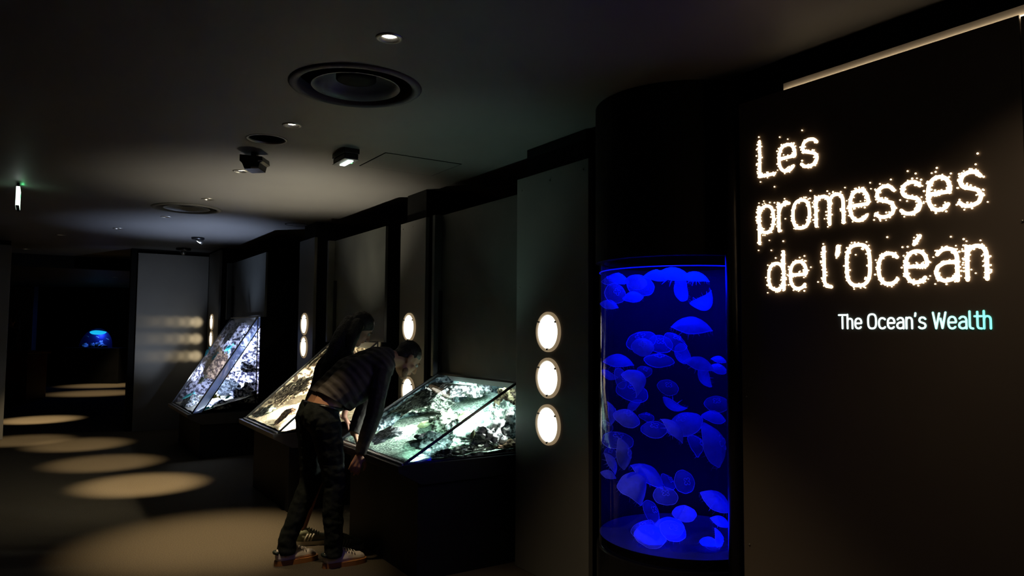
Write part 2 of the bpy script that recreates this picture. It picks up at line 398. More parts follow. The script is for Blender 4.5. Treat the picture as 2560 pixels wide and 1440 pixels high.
bm = bmesh.new(); lathe(bm, [(r * 0.965, 0.0), (r * 0.965, -0.14), (0, -0.14)], 40); link_mesh('can', bm, M['matt'], t, True)
# faint flush vent
t = thing('flush_vent', 'faint flush round plate in the ceiling above the tanks', 'vent', down_to(8.651, 2.55))
bm = bmesh.new(); lathe(bm, [(0.0, 0.004), (0.10, 0.004), (0.125, 0.003), (0.13, 0.0)], 40); link_mesh('plate', bm, M['ceil'], t, True)
bm = bmesh.new(); lathe(bm, [(0.128, 0.0), (0.13, 0.005), (0.136, 0.005), (0.138, 0.0)], 40); link_mesh('ring', bm, M['matt'], t, True)

POOLS = [(2.72, 1.75), (4.85, 1.52), (5.9, 1.15), (8.35, 0.95), (9.9, 0.72), (11.63, 0.52), (12.45, -0.12), (15.1, 0.05)]
PWR = [120, 110, 640, 1200, 560, 560, 420, 1500]
DLAB = ['nearest recessed downlight, above the big black vent', 'second recessed downlight, beside the small round opening', 'third recessed downlight, below the black projector',
        'recessed downlight just above the far big vent', 'recessed downlight just below the far big vent', 'small downlight left of the tilted spot lamp',
        'small distant downlight in the dark left of the ceiling', 'most distant downlight, low at the far left']
for (u, v), (pu, pv), e, lab in zip(DOWN, POOLS, PWR, DLAB):
    t = thing('downlight', lab, 'light', down_to(u, v), 'recessed downlights in a row')
    bm = bmesh.new(); lathe(bm, [(0.034, -0.03), (0.038, 0.002), (0.048, 0.006), (0.058, 0.003), (0.06, 0.0)], 32); link_mesh('trim_ring', bm, M['metal'], t, True)
    bm = bmesh.new(); lathe(bm, [(0.036, -0.02), (0.034, -0.012), (0.02, -0.006), (0, -0.004)], 24); link_mesh('bulb', bm, M['bulb'], t, True)
    p = P(u, v, H_CEIL - 0.02); q = P(pu, pv, 0)
    lamp('downlight_beam', 'SPOT', p, e, (1.0, 0.76, 0.44), None, q - p, spot_size=math.radians(43 if u == 5.99 else 72 if u < 3 else 27), spot_blend=1.0 if u < 6 else 0.85, shadow_soft_size=0.03)
# unseen downlights added in line with the row, to brighten the sign wall
for (u, v), (pu, pv), lab in (((1.27, 1.2), (1.5, 0.6), 'added downlight in line with the row, unseen above the sign wall end'), ((-0.3, 1.2), (-0.2, 0.6), 'added downlight in line with the row, unseen behind the viewer')):
    t = thing('downlight', lab, 'light', down_to(u, v), 'recessed downlights in a row')
    bm = bmesh.new(); lathe(bm, [(0.034, 0.004), (0.038, 0.008), (0.048, 0.01), (0.058, 0.005), (0.06, 0.0)], 32); link_mesh('trim_ring', bm, M['metal'], t, True)
    bm = bmesh.new(); lathe(bm, [(0.034, 0.002), (0.02, 0.006), (0, 0.007)], 24); link_mesh('bulb', bm, M['bulb'], t, True)
    p = P(u, v, H_CEIL - 0.03); q = P(pu, pv, 0)
    lamp('downlight_beam', 'SPOT', p, 70, (1.0, 0.76, 0.44), None, q - p, spot_size=math.radians(40), spot_blend=0.9, shadow_soft_size=0.03)
t = thing('downlight', 'added downlight close to the sign wall, unseen outside the picture', 'light', down_to(0.9, 2.2))  # lamp added out of view to brighten the lower sign wall
bm = bmesh.new(); lathe(bm, [(0.034, 0.004), (0.038, 0.008), (0.048, 0.01), (0.058, 0.005), (0.06, 0.0)], 32); link_mesh('trim_ring', bm, M['metal'], t, True)
bm = bmesh.new(); lathe(bm, [(0.034, 0.002), (0.02, 0.006), (0, 0.007)], 24); link_mesh('bulb', bm, M['bulb'], t, True)
lamp('downlight_beam', 'SPOT', P(0.9, 2.2, H_CEIL - 0.03), 18, (1.0, 0.76, 0.5), None, W * 0.15 - Z, spot_size=math.radians(95), spot_blend=1.0, shadow_soft_size=0.03)
# two more downlights beyond the beam, their pools lie on the far floor
for (u, v), (pu, pv), lab in (((20.2, 1.5), (20.6, 1.25), 'downlight over the far floor, hidden behind the black beam'), ((23.2, 1.9), (23.3, 1.6), 'rearmost downlight over the far floor near the dome window')):
    t = thing('downlight', lab, 'light', down_to(u, v), 'recessed downlights in a row')
    bm = bmesh.new(); lathe(bm, [(0.034, 0.004), (0.038, 0.008), (0.048, 0.01), (0.058, 0.005), (0.06, 0.0)], 32); link_mesh('trim_ring', bm, M['metal'], t, True)
    bm = bmesh.new(); lathe(bm, [(0.034, 0.002), (0.02, 0.006), (0, 0.007)], 24); link_mesh('bulb', bm, M['bulb'], t, True)
    p = P(u, v, H_CEIL - 0.03); q = P(pu, pv, 0)
    lamp('downlight_beam', 'SPOT', p, 520, (1.0, 0.76, 0.44), None, q - p, spot_size=math.radians(48), spot_blend=0.9, shadow_soft_size=0.03)

# tilted spot lamp near the broad panel
t = thing('spot_lamp', 'tilted ceiling spot with a cool bright bulb above the broad panel', 'light', down_to(10.722, 1.793))
bm = bmesh.new(); lathe(bm, [(0.0, 0.0), (0.085, 0.0), (0.085, 0.02), (0.07, 0.03), (0.0, 0.03)], 32); link_mesh('mount_plate', bm, M['black'], t, True)
mt = Matrix.Translation((0, 0.02, 0.05)) @ Matrix.Rotation(math.radians(35), 4, 'X')
bm = bmesh.new(); lathe(bm, [(0.0, -0.04), (0.05, -0.03), (0.055, 0.02), (0.047, 0.022), (0.04, 0.005)], 32, mt); link_mesh('lamp_head', bm, M['metal'], t, True)
bm = bmesh.new(); lathe(bm, [(0.042, 0.006), (0.03, 0.016), (0, 0.02)], 24, mt); link_mesh('bulb', bm, M['coolbulb'], t, True)
# small black sensor above the broad panel
t = thing('ceiling_sensor', 'small black sensor on the ceiling over the broad panel', 'sensor', down_to(12.3, 1.85))
bm = bmesh.new(); lathe(bm, [(0, 0), (0.11, 0.0), (0.11, 0.03), (0.05, 0.05), (0, 0.05)], 24); link_mesh('base', bm, M['black'], t, True)
bm = bmesh.new(); lathe(bm, [(0.04, 0.05), (0.038, 0.08), (0.015, 0.105), (0, 0.108)], 20); link_mesh('dome', bm, M['metal'], t, True)
# black projector hanging from the ceiling
t = thing('projector', 'black box-shaped projector hanging from the ceiling', 'projector', Matrix.Translation(on_z(637, 383, H_CEIL)))
bm = bmesh.new(); box(bm, -0.02, 0.02, -0.02, 0.02, -0.03, 0.0); link_mesh('mount', bm, M['black'], t)
bm = bmesh.new()
pts = [(-0.082, -0.025), (0.078, -0.04), (0.084, -0.075), (0.062, -0.085), (0.052, -0.125), (-0.045, -0.13), (-0.066, -0.085), (-0.082, -0.07)]
prism(bm, [V3((x, -0.07, z)) for x, z in pts], V3((0, 0.15, 0))); bmesh.ops.recalc_face_normals(bm, faces=bm.faces)
link_mesh('body', bm, M['black'], t)
bm = bmesh.new(); box(bm, 0.0, 0.048, -0.074, -0.069, -0.128, -0.116); link_mesh('lens_strip', bm, M.setdefault('pale', mat('pale_plastic', (0.6, 0.6, 0.5), 0.3, var=0.1)), t)
bm = bmesh.new(); box(bm, 0.05, 0.08, -0.074, -0.069, -0.078, -0.068); link_mesh('latch', bm, M['pale'], t)
# emergency lamp
mE = HALL.copy(); mE.translation = P(4.9, 1.78, H_CEIL)
t = thing('emergency_lamp', 'oblong emergency lamp with a lit white tube on the ceiling', 'light', mE)
bm = bmesh.new(); box(bm, -0.13, 0.13, -0.055, 0.055, -0.035, 0.0, bev=0.004); link_mesh('base_plate', bm, M['black'], t)
bm = bmesh.new(); box(bm, -0.12, 0.12, -0.05, 0.05, -0.07, -0.036, bev=0.006); link_mesh('housing', bm, M['black'], t)
bm = bmesh.new(); box(bm, -0.123, 0.123, -0.053, 0.053, -0.078, -0.072, bev=0.002); link_mesh('frame', bm, M['alu'], t)
bm = bmesh.new(); box(bm, -0.085, 0.085, -0.026, 0.012, -0.084, -0.079, bev=0.002); link_mesh('tube', bm, M['coolbulb'], t)
bm = bmesh.new(); box(bm, -0.03, -0.015, -0.04, -0.03, -0.083, -0.079); link_mesh('indicator', bm, emit('green_led', (0.1, 1.0, 0.2), 2.5), t)
# access hatch
mH = HALL.copy(); mH.translation = P(5.0, 2.33, H_CEIL)
t = thing('access_hatch', 'square access hatch with thin seams in the ceiling beside the emergency lamp', 'hatch', mH)
bm = bmesh.new(); box(bm, -0.245, 0.245, -0.305, 0.305, -0.004, 0.0); link_mesh('panel', bm, M['ceil'], t)
bm = bmesh.new()
for a in ((-0.252, -0.2475, -0.312, 0.312), (0.2475, 0.252, -0.312, 0.312)): box(bm, a[0], a[1], a[2], a[3], -0.003, 0.0)
for a in ((-0.2475, 0.2475, -0.312, -0.3075), (-0.2475, 0.2475, 0.3075, 0.312)): box(bm, a[0], a[1], a[2], a[3], -0.003, 0.0)
link_mesh('seam', bm, M['matt'], t)
# exit sign
mX = HALL.copy(); mX.translation = on_z(47, 462, H_CEIL)
t = thing('exit_sign', 'double-sided lit exit sign hanging edge-on at the far left', 'sign', mX)
bm = bmesh.new(); box(bm, -0.1, 0.1, -0.01, 0.01, -0.03, 0.0); link_mesh('bracket', bm, M['black'], t)
bm = bmesh.new(); box(bm, -0.16, 0.16, -0.012, 0.012, -0.215, -0.03, bev=0.003); link_mesh('housing', bm, M['matt'], t)
GREENW = emit('sign_face', (0.75, 1.0, 0.8), 1.6); GREEN = emit('green_light', (0.05, 1.0, 0.18), 3.0)
for s in (-1, 1):
    bm = bmesh.new(); box(bm, -0.155, 0.155, s * 0.0135 - 0.001, s * 0.0135 + 0.001, -0.205, -0.04); o = link_mesh('face', bm, GREENW, t)
    bm = bmesh.new(); box(bm, -0.05, 0.05, s * 0.016 - 0.001, s * 0.016 + 0.001, -0.115, -0.085); link_mesh('green_band', bm, GREEN, o)
bm = bmesh.new(); box(bm, -0.165, -0.1605, -0.011, 0.011, -0.205, -0.04); link_mesh('edge_light', bm, emit('sign_edge', (0.85, 1.0, 0.9), 4.0), t)
lamp('sign_glow', 'POINT', P(mX.translation.dot(U) - 0.0, mX.translation.dot(W), H_CEIL - 0.02) + W * 0.03, 0.1, (0.1, 1.0, 0.3), None, shadow_soft_size=0.01)

# ================================================================== ILLUMINATED SIGN
def arc(cx, cy, rx, ry, a0, a1, n=14, p=2.0):
    r = []
    for i in range(n + 1):
        a = math.radians(a0 + (a1 - a0) * i / n); c, s = math.cos(a), math.sin(a)
        r.append((cx + rx * math.copysign(abs(c) ** (2 / p), c), cy + ry * math.copysign(abs(s) ** (2 / p), s)))
    return r
XH = 0.72
def arch(x): return [(x, 0.44)] + arc(x + 0.2, XH - 0.24, 0.2, 0.24, 160, 0, 10, 2.4) + [(x + 0.4, 0)]
E_ = [(0.03, 0.37), (0.5, 0.37)] + arc(0.26, XH / 2, 0.25, XH / 2, 0, 318, 24, 2.4)
GLYPH = {
    'L': ([[(0, 1), (0, 0)], [(0, 0), (0.48, 0)]], 0.62),
    'e': ([E_], 0.70),
    's': ([[(0.46, 0.60), (0.38, 0.69), (0.23, XH), (0.09, 0.67), (0.03, 0.54), (0.08, 0.42), (0.24, 0.37), (0.41, 0.31), (0.47, 0.18), (0.41, 0.05), (0.24, 0), (0.09, 0.02), (0.0, 0.1)]], 0.64),
    'p': ([[(0, XH), (0, -0.27)], arc(0.25, XH / 2, 0.25, XH / 2, 180, -180, 26, 2.4)], 0.68),
    'r': ([[(0, XH), (0, 0)], [(0, 0.46), (0.06, 0.62), (0.18, 0.71), (0.34, 0.69)]], 0.46),
    'o': ([arc(0.26, XH / 2, 0.26, XH / 2, 90, 450, 28, 2.6)], 0.72),
    'm': ([[(0, XH), (0, 0)], arch(0), arch(0.4)], 0.98),
    'd': ([[(0.5, 1.02), (0.5, 0)], arc(0.25, XH / 2, 0.25, XH / 2, 0, 360, 26, 2.4)], 0.70),
    'l': ([[(0, 1.02), (0, 0.14), (0.05, 0.03), (0.2, 0)]], 0.38),
    "'": ([[(0.03, 1.0), (0.03, 0.92), (0.0, 0.8)]], 0.26),
    'O': ([arc(0.31, 0.5, 0.31, 0.5, 90, 450, 36, 3.0)], 0.84),
    'c': ([arc(0.26, XH / 2, 0.26, XH / 2, 42, 318, 24, 2.4)], 0.66),
    'é': ([E_, [(0.22, 0.88), (0.36, 1.06)]], 0.70),
    'a': ([[(0.04, 0.6), (0.13, 0.69), (0.26, XH), (0.40, 0.68), (0.47, 0.54), (0.47, 0)], [(0.47, 0.41), (0.2, 0.41), (0.05, 0.33), (0.0, 0.2), (0.05, 0.06), (0.2, 0.0), (0.36, 0.03), (0.47, 0.12)]], 0.68),
    'n': ([[(0, XH), (0, 0)], arch(0)], 0.62),
    'T': ([[(0, 1), (0.6, 1)], [(0.3, 0.86), (0.3, 0)]], 0.72),
    'h': ([[(0, 1.02), (0, 0)], arch(0)], 0.62),
    'W': ([[(0, 1), (0.2, 0), (0.42, 0.95)], [(0.50, 0.62), (0.62, 0), (0.84, 1)]], 1.0),
    't': ([[(0.1, 0.98), (0.1, 0.14), (0.16, 0.02), (0.36, 0)], [(-0.08, XH), (0.02, XH)], [(0.18, XH), (0.36, XH)]], 0.50),
    ' ': ([], 0.34)}
def resample(pl, step):
    out = []; carry = 0.0
    for (x0, y0), (x1, y1) in zip(pl, pl[1:]):
        L = math.hypot(x1 - x0, y1 - y0); t = carry
        while t < L:
            out.append((x0 + (x1 - x0) * t / L, y0 + (y1 - y0) * t / L)); t += step
        carry = t - L
    out.append(pl[-1]); return out
def ribbon(bm, pl, wd, zt, mtx):
    """a raised stroke with round ends following a polyline"""
    pts = [V3((x, y, 0)) for x, y in pl]; n = len(pts)
    for i in range(n - 1):
        d = pts[i + 1] - pts[i]
        if d.length < 1e-6: continue
        nrm = V3((-d.y, d.x, 0)).normalized() * wd / 2
        q = [pts[i] + nrm, pts[i] - nrm, pts[i + 1] - nrm, pts[i + 1] + nrm]
        prism(bm, [mtx @ p for p in q], (mtx.to_3x3() @ V3((0, 0, zt))))
    for p in pts:
        prism(bm, [mtx @ (p + V3((math.cos(k * PI / 4), math.sin(k * PI / 4), 0)) * wd / 2) for k in range(8)], mtx.to_3x3() @ V3((0, 0, zt)))
ICO = None
def ico_pts():
    global ICO
    if ICO is None:
        b = bmesh.new(); bmesh.ops.create_icosphere(b, subdivisions=1, radius=1.0)
        b.verts.ensure_lookup_table(); ICO = ([v.co.copy() for v in b.verts], [[v.index for v in f.verts] for f in b.faces]); b.free()
    return ICO
def dot(bm, p, r):
    vv, ff = ico_pts(); nv = [bm.verts.new(p + c * r) for c in vv]
    for f in ff: bm.faces.new([nv[i] for i in f])
SIGN = Matrix((-U, Z, -W)).transposed().to_4x4()
def sign_frame(u, z): m = SIGN.copy(); m.translation = P(u, 2.779, z); return m
def place_line(text, x0, x1, cap):
    """advance widths scaled so that the line runs from x0 to x1; returns (char, x)"""
    adv = [GLYPH[c][1] for c in text]; last = {'s': 0.47, 'n': 0.4, 'h': 0.4}[text[-1]]
    tot = sum(adv[:-1]) + last; k = (x1 - x0) / (tot * cap)
    out = []; x = x0
    for c, a in zip(text, adv):
        out.append((c, x, k)); x += a * cap * k
    return out
BASEU = 2.151
big = thing('wall_sign', 'large sign of sparkling light points reading Les promesses de l\'Océan', 'sign', sign_frame(BASEU, 1.795))
rs = random.Random(3)
LINES = [('Les', 0.008, 0.305, 2.326 - 1.795, 0.166), ('promesses', 0.0, 0.945, 2.06 - 1.795, 0.172), ("de l'Océan", 0.048, 0.955, 0.0, 0.166)]
SW = 0.023
for text, x0, x1, zb, cap in LINES:
    for c, x, k in place_line(text, x0, x1, cap):
        strokes = GLYPH[c][0]
        if not strokes: continue
        bm = bmesh.new(); Mi = Matrix.Identity(4)
        for st in strokes:
            pl = [(x + a * cap * k, zb + b * cap) for a, b in st]
            if c == "'": pl = [(p[0], p[1]) for p in pl]
            ribbon(bm, resample(pl, 0.012), SW * 0.62 * (1.4 if c == "'" else 1), 0.003, Mi)
            for px_, py_ in resample(pl, 0.0038):
                rr = rs.uniform(0.0030, 0.0046); o_ = rs.gauss(0, SW * 0.32); o2 = rs.gauss(0, SW * 0.32)
                o_ = max(-SW * .62, min(SW * .62, o_)); o2 = max(-SW * .62, min(SW * .62, o2))
                dot(bm, V3((px_ + o_, py_ + o2, 0.004)), rr)
        link_mesh('letter', bm, M['led'], big)
stray = [(1898, 343), (1950, 343), (1970, 348), (1985, 358), (2006, 326), (1892, 390), (1892, 413), (1896, 443), (1902, 455), (1937, 467), (1910, 503), (1898, 508), (1937, 507), (1962, 497),
         (2027, 477), (2026, 496), (2069, 478), (2113, 469), (2176, 457), (2178, 472), (2228, 449), (2270, 428), (2290, 434), (2330, 433), (2343, 420), (2340, 430), (2378, 434), (2403, 440), (2445, 384), (2440, 411),
         (1924, 601), (1959, 603), (1897, 626), (1929, 626), (1900, 609), (1940, 645), (1957, 628), (2000, 644), (2012, 640), (2013, 652), (2059, 610), (2102, 614), (2167, 605), (2219, 593), (2257, 618), (2270, 617),
         (2378, 592), (2410, 598), (2417, 603), (2452, 601), (2309, 626), (2356, 618), (2334, 643), (1931, 658), (1920, 732), (2046, 705), (2055, 642), (2092, 645), (2140, 637), (2062, 547), (1964, 547), (2130, 527), (2186, 550),
         (2028, 668), (2022, 676), (1973, 690), (2440, 683), (2326, 690), (2339, 710), (2470, 505), (2394, 470), (2310, 508)]
inv = big.matrix_world.inverted()
for x, y in stray:
    bm = bmesh.new(); dot(bm, V3((0, 0, 0.003)), rs.uniform(0.0030, 0.0042))
    lathe(bm, [(0.0022, -0.001), (0.0022, 0.003), (0.0, 0.004)], 8)
    link_mesh('light_point', bm, M['led'], big, True, inv @ on_v(x, y, 2.779))
sub = thing('wall_sign', 'small cut-out sign glowing white to turquoise reading The Ocean\'s Wealth', 'sign', sign_frame(1.762, 1.6205))
capS = 0.0555
items = [g for g in place_line("The Ocean's Wealth", 0.0, 0.572, capS)]
n_ = len(items)
for i, (c, x, k) in enumerate(items):
    strokes = GLYPH[c][0]
    if not strokes: continue
    t_ = max(0.0, (i - 7) / 10.0)
    col = (0.72 - 0.55 * t_, 0.95 - 0.05 * t_, 0.93 - 0.22 * t_)
    bm = bmesh.new(); sc = 1.0 + 0.10 * i / n_
    for st in strokes:
        ribbon(bm, resample([(x + a * capS * k, b * capS * sc) for a, b in st], 0.004), 0.0074, 0.002, Matrix.Identity(4))
    link_mesh('letter', bm, emit('turquoise_glow', col, 1.15), sub)

# ================================================================== AQUARIUMS
def grid_mesh(bm, f, nu, nv):
    vs_ = [[bm.verts.new(f(i / nu, j / nv)) for j in range(nv + 1)] for i in range(nu + 1)]
    for i in range(nu):
        for j in range(nv): bm.faces.new((vs_[i][j], vs_[i + 1][j], vs_[i + 1][j + 1], vs_[i][j + 1]))
def fbm(p, s=1.0): return noise.fractal(V3(p) * s, 0.9, 2.1, 5)
def aquarium(label, u0, u1, v0, v1, h, hc, vb, ztop, backmat, band=False):
    t = thing('aquarium', label, 'aquarium', Matrix.Translation(P((u0 + u1) / 2, (v0 + vb) / 2, 0)), 'sloping desk aquariums along the wall')
    inv = Matrix.Translation(-t.location)
    def part(name, bm, m, smooth=False):
        bm.transform(inv); return link_mesh(name, bm, m, t, smooth)
    bm = bmesh.new(); hbox(bm, u0, u1, v0 + 0.10, vb, 0.0, h - 0.12); part('cabinet', bm, M['cab'])
    bm = bmesh.new(); prism(bm, [P(u0 - 0.02, v0 - 0.05, h - 0.008), P(u0 - 0.02, v0 - 0.045, h - 0.05), P(u0 - 0.02, v0 + 0.12, h - 0.14), P(u0 - 0.02, vb, h - 0.14), P(u0 - 0.02, vb, h - 0.008)], U * (u1 - u0 + 0.05))
    bmesh.ops.recalc_face_normals(bm, faces=bm.faces); part('tray', bm, M['cab'] if v0 > 1.9 else M['ledge'])  # low tank's tray coloured darker than the others, standing in for shade
    A, B, C_, D = P(u1, v0, h), P(u0, v0, h), P(u1, v1, hc), P(u0, v1, hc)
    bm = bmesh.new(); g = 0.011
    bar(bm, A, B, g, g); bar(bm, A, C_, g, g); bar(bm, B, D, g * 1.3, g * 1.3); bar(bm, C_, D, g * 1.4, g * 1.4)
    bar(bm, B, P(u0, v1, h), g, g); bar(bm, P(u0, v1, h), D, g, g, up=W)
    part('frame', bm, M['black'])
    bm = bmesh.new(); bar(bm, A - W * 0.008 - Z * 0.002, B - W * 0.008 - Z * 0.002, 0.012, 0.012); part('front_rim', bm, M['rim'])
    nrm = (C_ - A).cross(B - A).normalized()
    if nrm.z < 0: nrm = -nrm
    bm = bmesh.new(); prism(bm, [A, B, D, C_], nrm * -0.004); bmesh.ops.recalc_face_normals(bm, faces=bm.faces); part('sloping_glass', bm, M['glass'])
    bm = bmesh.new(); prism(bm, [B, P(u0, v1, h), D], U * 0.004); bmesh.ops.recalc_face_normals(bm, faces=bm.faces); part('end_glass', bm, M['glass'])
    if band:
        sl = (D - B).normalized(); dn = (W - sl * W.dot(sl)).normalized()
        if dn.z > 0: dn = -dn
        bm = bmesh.new(); wd = 0.09; o_ = -U * 0.004
        prism(bm, [B + o_ + sl * 0.0, D + o_ - sl * 0.0, D + o_ + dn * wd - sl * 0.0, B + o_ + dn * wd + sl * 0.07], U * 0.003)
        bmesh.ops.recalc_face_normals(bm, faces=bm.faces); part('edge_band', bm, M['bandacrylic'])
        bm = bmesh.new(); bar(bm, B + o_ + dn * (wd + 0.005) + sl * 0.07, D + o_ + dn * (wd + 0.005), 0.011, 0.011); part('seal', bm, M['black'])
    # rocky lining: far end, back, and the hidden part of the near end
    bm = bmesh.new()
    def zmax(v): return min(ztop, hc - 0.03, h + (hc - h) * (v - v0) / (v1 - v0) - 0.02) if v < v1 + 0.06 else ztop
    def far_end(a, b):
        v = v0 + 0.01 + (vb - v0 - 0.01) * a; zz = h - 0.02 + (zmax(v) - h + 0.02) * b
        q = P(u1 - 0.012, v, zz); f = min(1, 6 * a) * min(1.0, 6 * (1 - b))
        return q - U * max(0, 0.10 + 0.13 * fbm(q, 5)) * f
    def back(a, b):
        u = u0 + (u1 - u0) * a; zz = h - 0.02 + (ztop - h) * b; q = P(u, vb - 0.01, zz)
        return q - W * max(0, 0.12 + 0.16 * fbm(q, 5))
    def near_end(a, b):
        v = v1 + 0.04 + (vb - v1 - 0.04) * a; q = P(u0 + 0.012, v, h - 0.02 + (ztop - h) * b)
        return q + U * 0.02 * (1 + fbm(q, 5))
    grid_mesh(bm, far_end, 56, 40); grid_mesh(bm, back, 60, 46); grid_mesh(bm, near_end, 24, 24)
    part('rocky_lining', bm, backmat, True)
    bm = bmesh.new(); hbox(bm, u0, u1, v1 + 0.06, vb, ztop, ztop + 0.04); hbox(bm, u0 - 0.03, u0 + 0.001, v1 + 0.03, vb, h, ztop + 0.04)
    hbox(bm, u1 - 0.001, u1 + 0.03, v0 + 0.02, v1, h - 0.02, h); hbox(bm, u0, u1, vb, vb + 0.03, h, ztop + 0.04)
    prism(bm, [P(u1 - 0.004, v0, h), P(u1 - 0.004, v1, h), P(u1 - 0.004, v1, hc)], U * 0.004); hbox(bm, u1 - 0.001, u1 + 0.03, v1, vb, h, ztop + 0.04)
    bmesh.ops.recalc_face_normals(bm, faces=bm.faces); part('hood', bm, M['matt'])
    return t
def recess_wall(n, u0, u1, v, z0, label):
    bm = bmesh.new(); hbox(bm, u0, u1, v, v + 0.025, z0, 2.59)
    structure('wall_recess_%s' % 'abc'[n], bm, M['recess'], label, 'wall')
    bm = bmesh.new(); hbox(bm, u1 - 0.045, u1, v - 0.07, v - 0.001, z0 - 0.02, 2.59, 0.002)
    structure('trim_%d' % (10 + n), bm, M['recess'], 'narrow upright return at the far end of ' + label, 'trim')
T1 = dict(u0=4.26, u1=5.457, v0=1.975, v1=2.835, h=0.75, hc=1.238, vb=3.6, ztop=1.9)
T2 = dict(u0=6.435, u1=7.672, v0=1.779, v1=2.69, h=0.70, hc=1.49, vb=3.5, ztop=2.1)
T3 = dict(u0=9.611, u1=11.176, v0=1.60, v1=2.36, h=0.56, hc=1.765, vb=3.2, ztop=2.2)
AQ = [aquarium('low sloping aquarium the stooping man leans over, with greenish sand', **T1, backmat=M['back_green']),
      aquarium('sloping aquarium behind the two visitors glowing warm white', **T2, backmat=M['back_warm']),
      aquarium('tall steep aquarium in the distance glowing bluish white', **T3, backmat=M['back_blue'], band=True)]
recess_wall(0, 4.195, 5.52, 2.862, 1.236, 'dark recessed wall above the low aquarium')
recess_wall(1, 6.35, 7.80, 2.717, 1.488, 'dark recessed wall above the middle aquarium')
recess_wall(2, 9.4, 11.35, 2.387, 1.764, 'dark recessed wall above the tall aquarium')
def sand_bed(T, m, label, f):
    bm = bmesh.new()
    def g(a, b):
        u = T['u0'] + 0.012 + (T['u1'] - T['u0'] - 0.024) * a; v = T['v0'] + 0.03 + (T['vb'] - T['v0'] - 0.06) * b
        z = T['h'] + f(u, v) + 0.012 * fbm((u, v, 0), 7)
        if v < T['v1']: z = min(z, T['h'] + (T['hc'] - T['h']) * (v - T['v0']) / (T['v1'] - T['v0']) - 0.012)
        return P(u, v, z)
    grid_mesh(bm, g, 70, 60)
    bmesh.ops.recalc_face_normals(bm, faces=bm.faces)
    tag(link_mesh('sand_bed', bm, m, None, True), label, 'sand', None, 'stuff')
def s1(u, v):
    a = min(1, max(0, (u - 4.45) / 0.6)); b = min(1.0, max(0, (v - 2.0) / 1.1))
    return 0.008 + (0.03 + 0.27 * a) * b
def s2(u, v):
    a = min(1, max(0, (u - 6.5) / 0.7)); b = min(1.0, max(0, (v - 1.8) / 1.1)); return 0.008 + (0.1 + 0.35 * a) * b
def s3(u, v):
    b = min(1.0, max(0, (v - 1.65) / 0.9)); return 0.008 + 0.25 * b
sand_bed(T1, M['sand'], 'greenish gravel sand on the bottom of the low aquarium', s1)
sand_bed(T2, M['coralsand'], 'pale coral sand in the warm white aquarium', s2)
sand_bed(T3, M['coralsand'], 'pale sand on the bottom of the tall bluish aquarium', s3)

def rock(label, c, size, m, seed, group, cat='rock', name='rock', amp=0.5, sub=5, yaw=None, fs=2.0, T=None):
    bm = bmesh.new(); bmesh.ops.create_icosphere(bm, subdivisions=sub, radius=1.0)
    for v in bm.verts:
        d = v.co.normalized(); n1 = noise.fractal(d * fs + V3((seed * 3.7, seed, -seed)), 0.8, 2.2, 5); n2 = noise.noise(d * 7 + V3((seed, 0, 0)))
        v.co = d * (1 + amp * n1 + 0.07 * n2)
        if v.co.z < -0.55: v.co.z = -0.55 - 0.1 * (v.co.z + 0.55)
        v.co = V3((v.co.x * size[0], v.co.y * size[1], v.co.z * size[2]))
    o = link_mesh(name, bm, m, None, True)
    mm = HALL.copy() @ Matrix.Rotation(yaw if yaw is not None else seed, 4, 'Z'); mm.translation = c; o.matrix_world = mm
    if T:      # stones pressed against a pane stop at the pane
        im = mm.inverted(); k = (T['hc'] - T['h']) / (T['v1'] - T['v0'])
        for v in o.data.vertices:
            q = mm @ v.co; u_, v_ = q.dot(U), q.dot(W)
            u_ = min(max(u_, T['u0'] + 0.02), T['u1'] - 0.03); v_ = min(max(v_, T['v0'] + 0.03), T['vb'] - 0.05)
            zt = T['h'] + k * (v_ - T['v0']) - 0.03
            z_ = max(min(q.z, zt, T['hc'] - 0.07), T['h'] - 0.004) if v_ < T['v1'] + 0.12 else max(q.z, T['h'] - 0.004)
            v.co = im @ P(u_, v_, z_)
    return tag(o, label, cat, group)
G1, G2, G3 = 'rocks in the low aquarium', 'rocks in the warm white aquarium', 'rocks in the tall aquarium'
def rp(px_, py_, T, u):
    """a point on the sight line, kept inside the tank"""
    d = ray(px_, py_); A = P(T['u0'], T['v0'], T['h']); n = (W * (T['hc'] - T['h']) * -1 + Z * (T['v1'] - T['v0'])).normalized()
    t_in = (A - EYE).dot(n) / d.dot(n) if d.dot(n) < 0 else 0
    t_end = T['u0'] / d.dot(U)
    lo = max(t_in, t_end) + 0.05; hi = (T['u1'] - 0.05) / d.dot(U)
    return EYE + d * max(lo, min(hi, u / d.dot(U)))
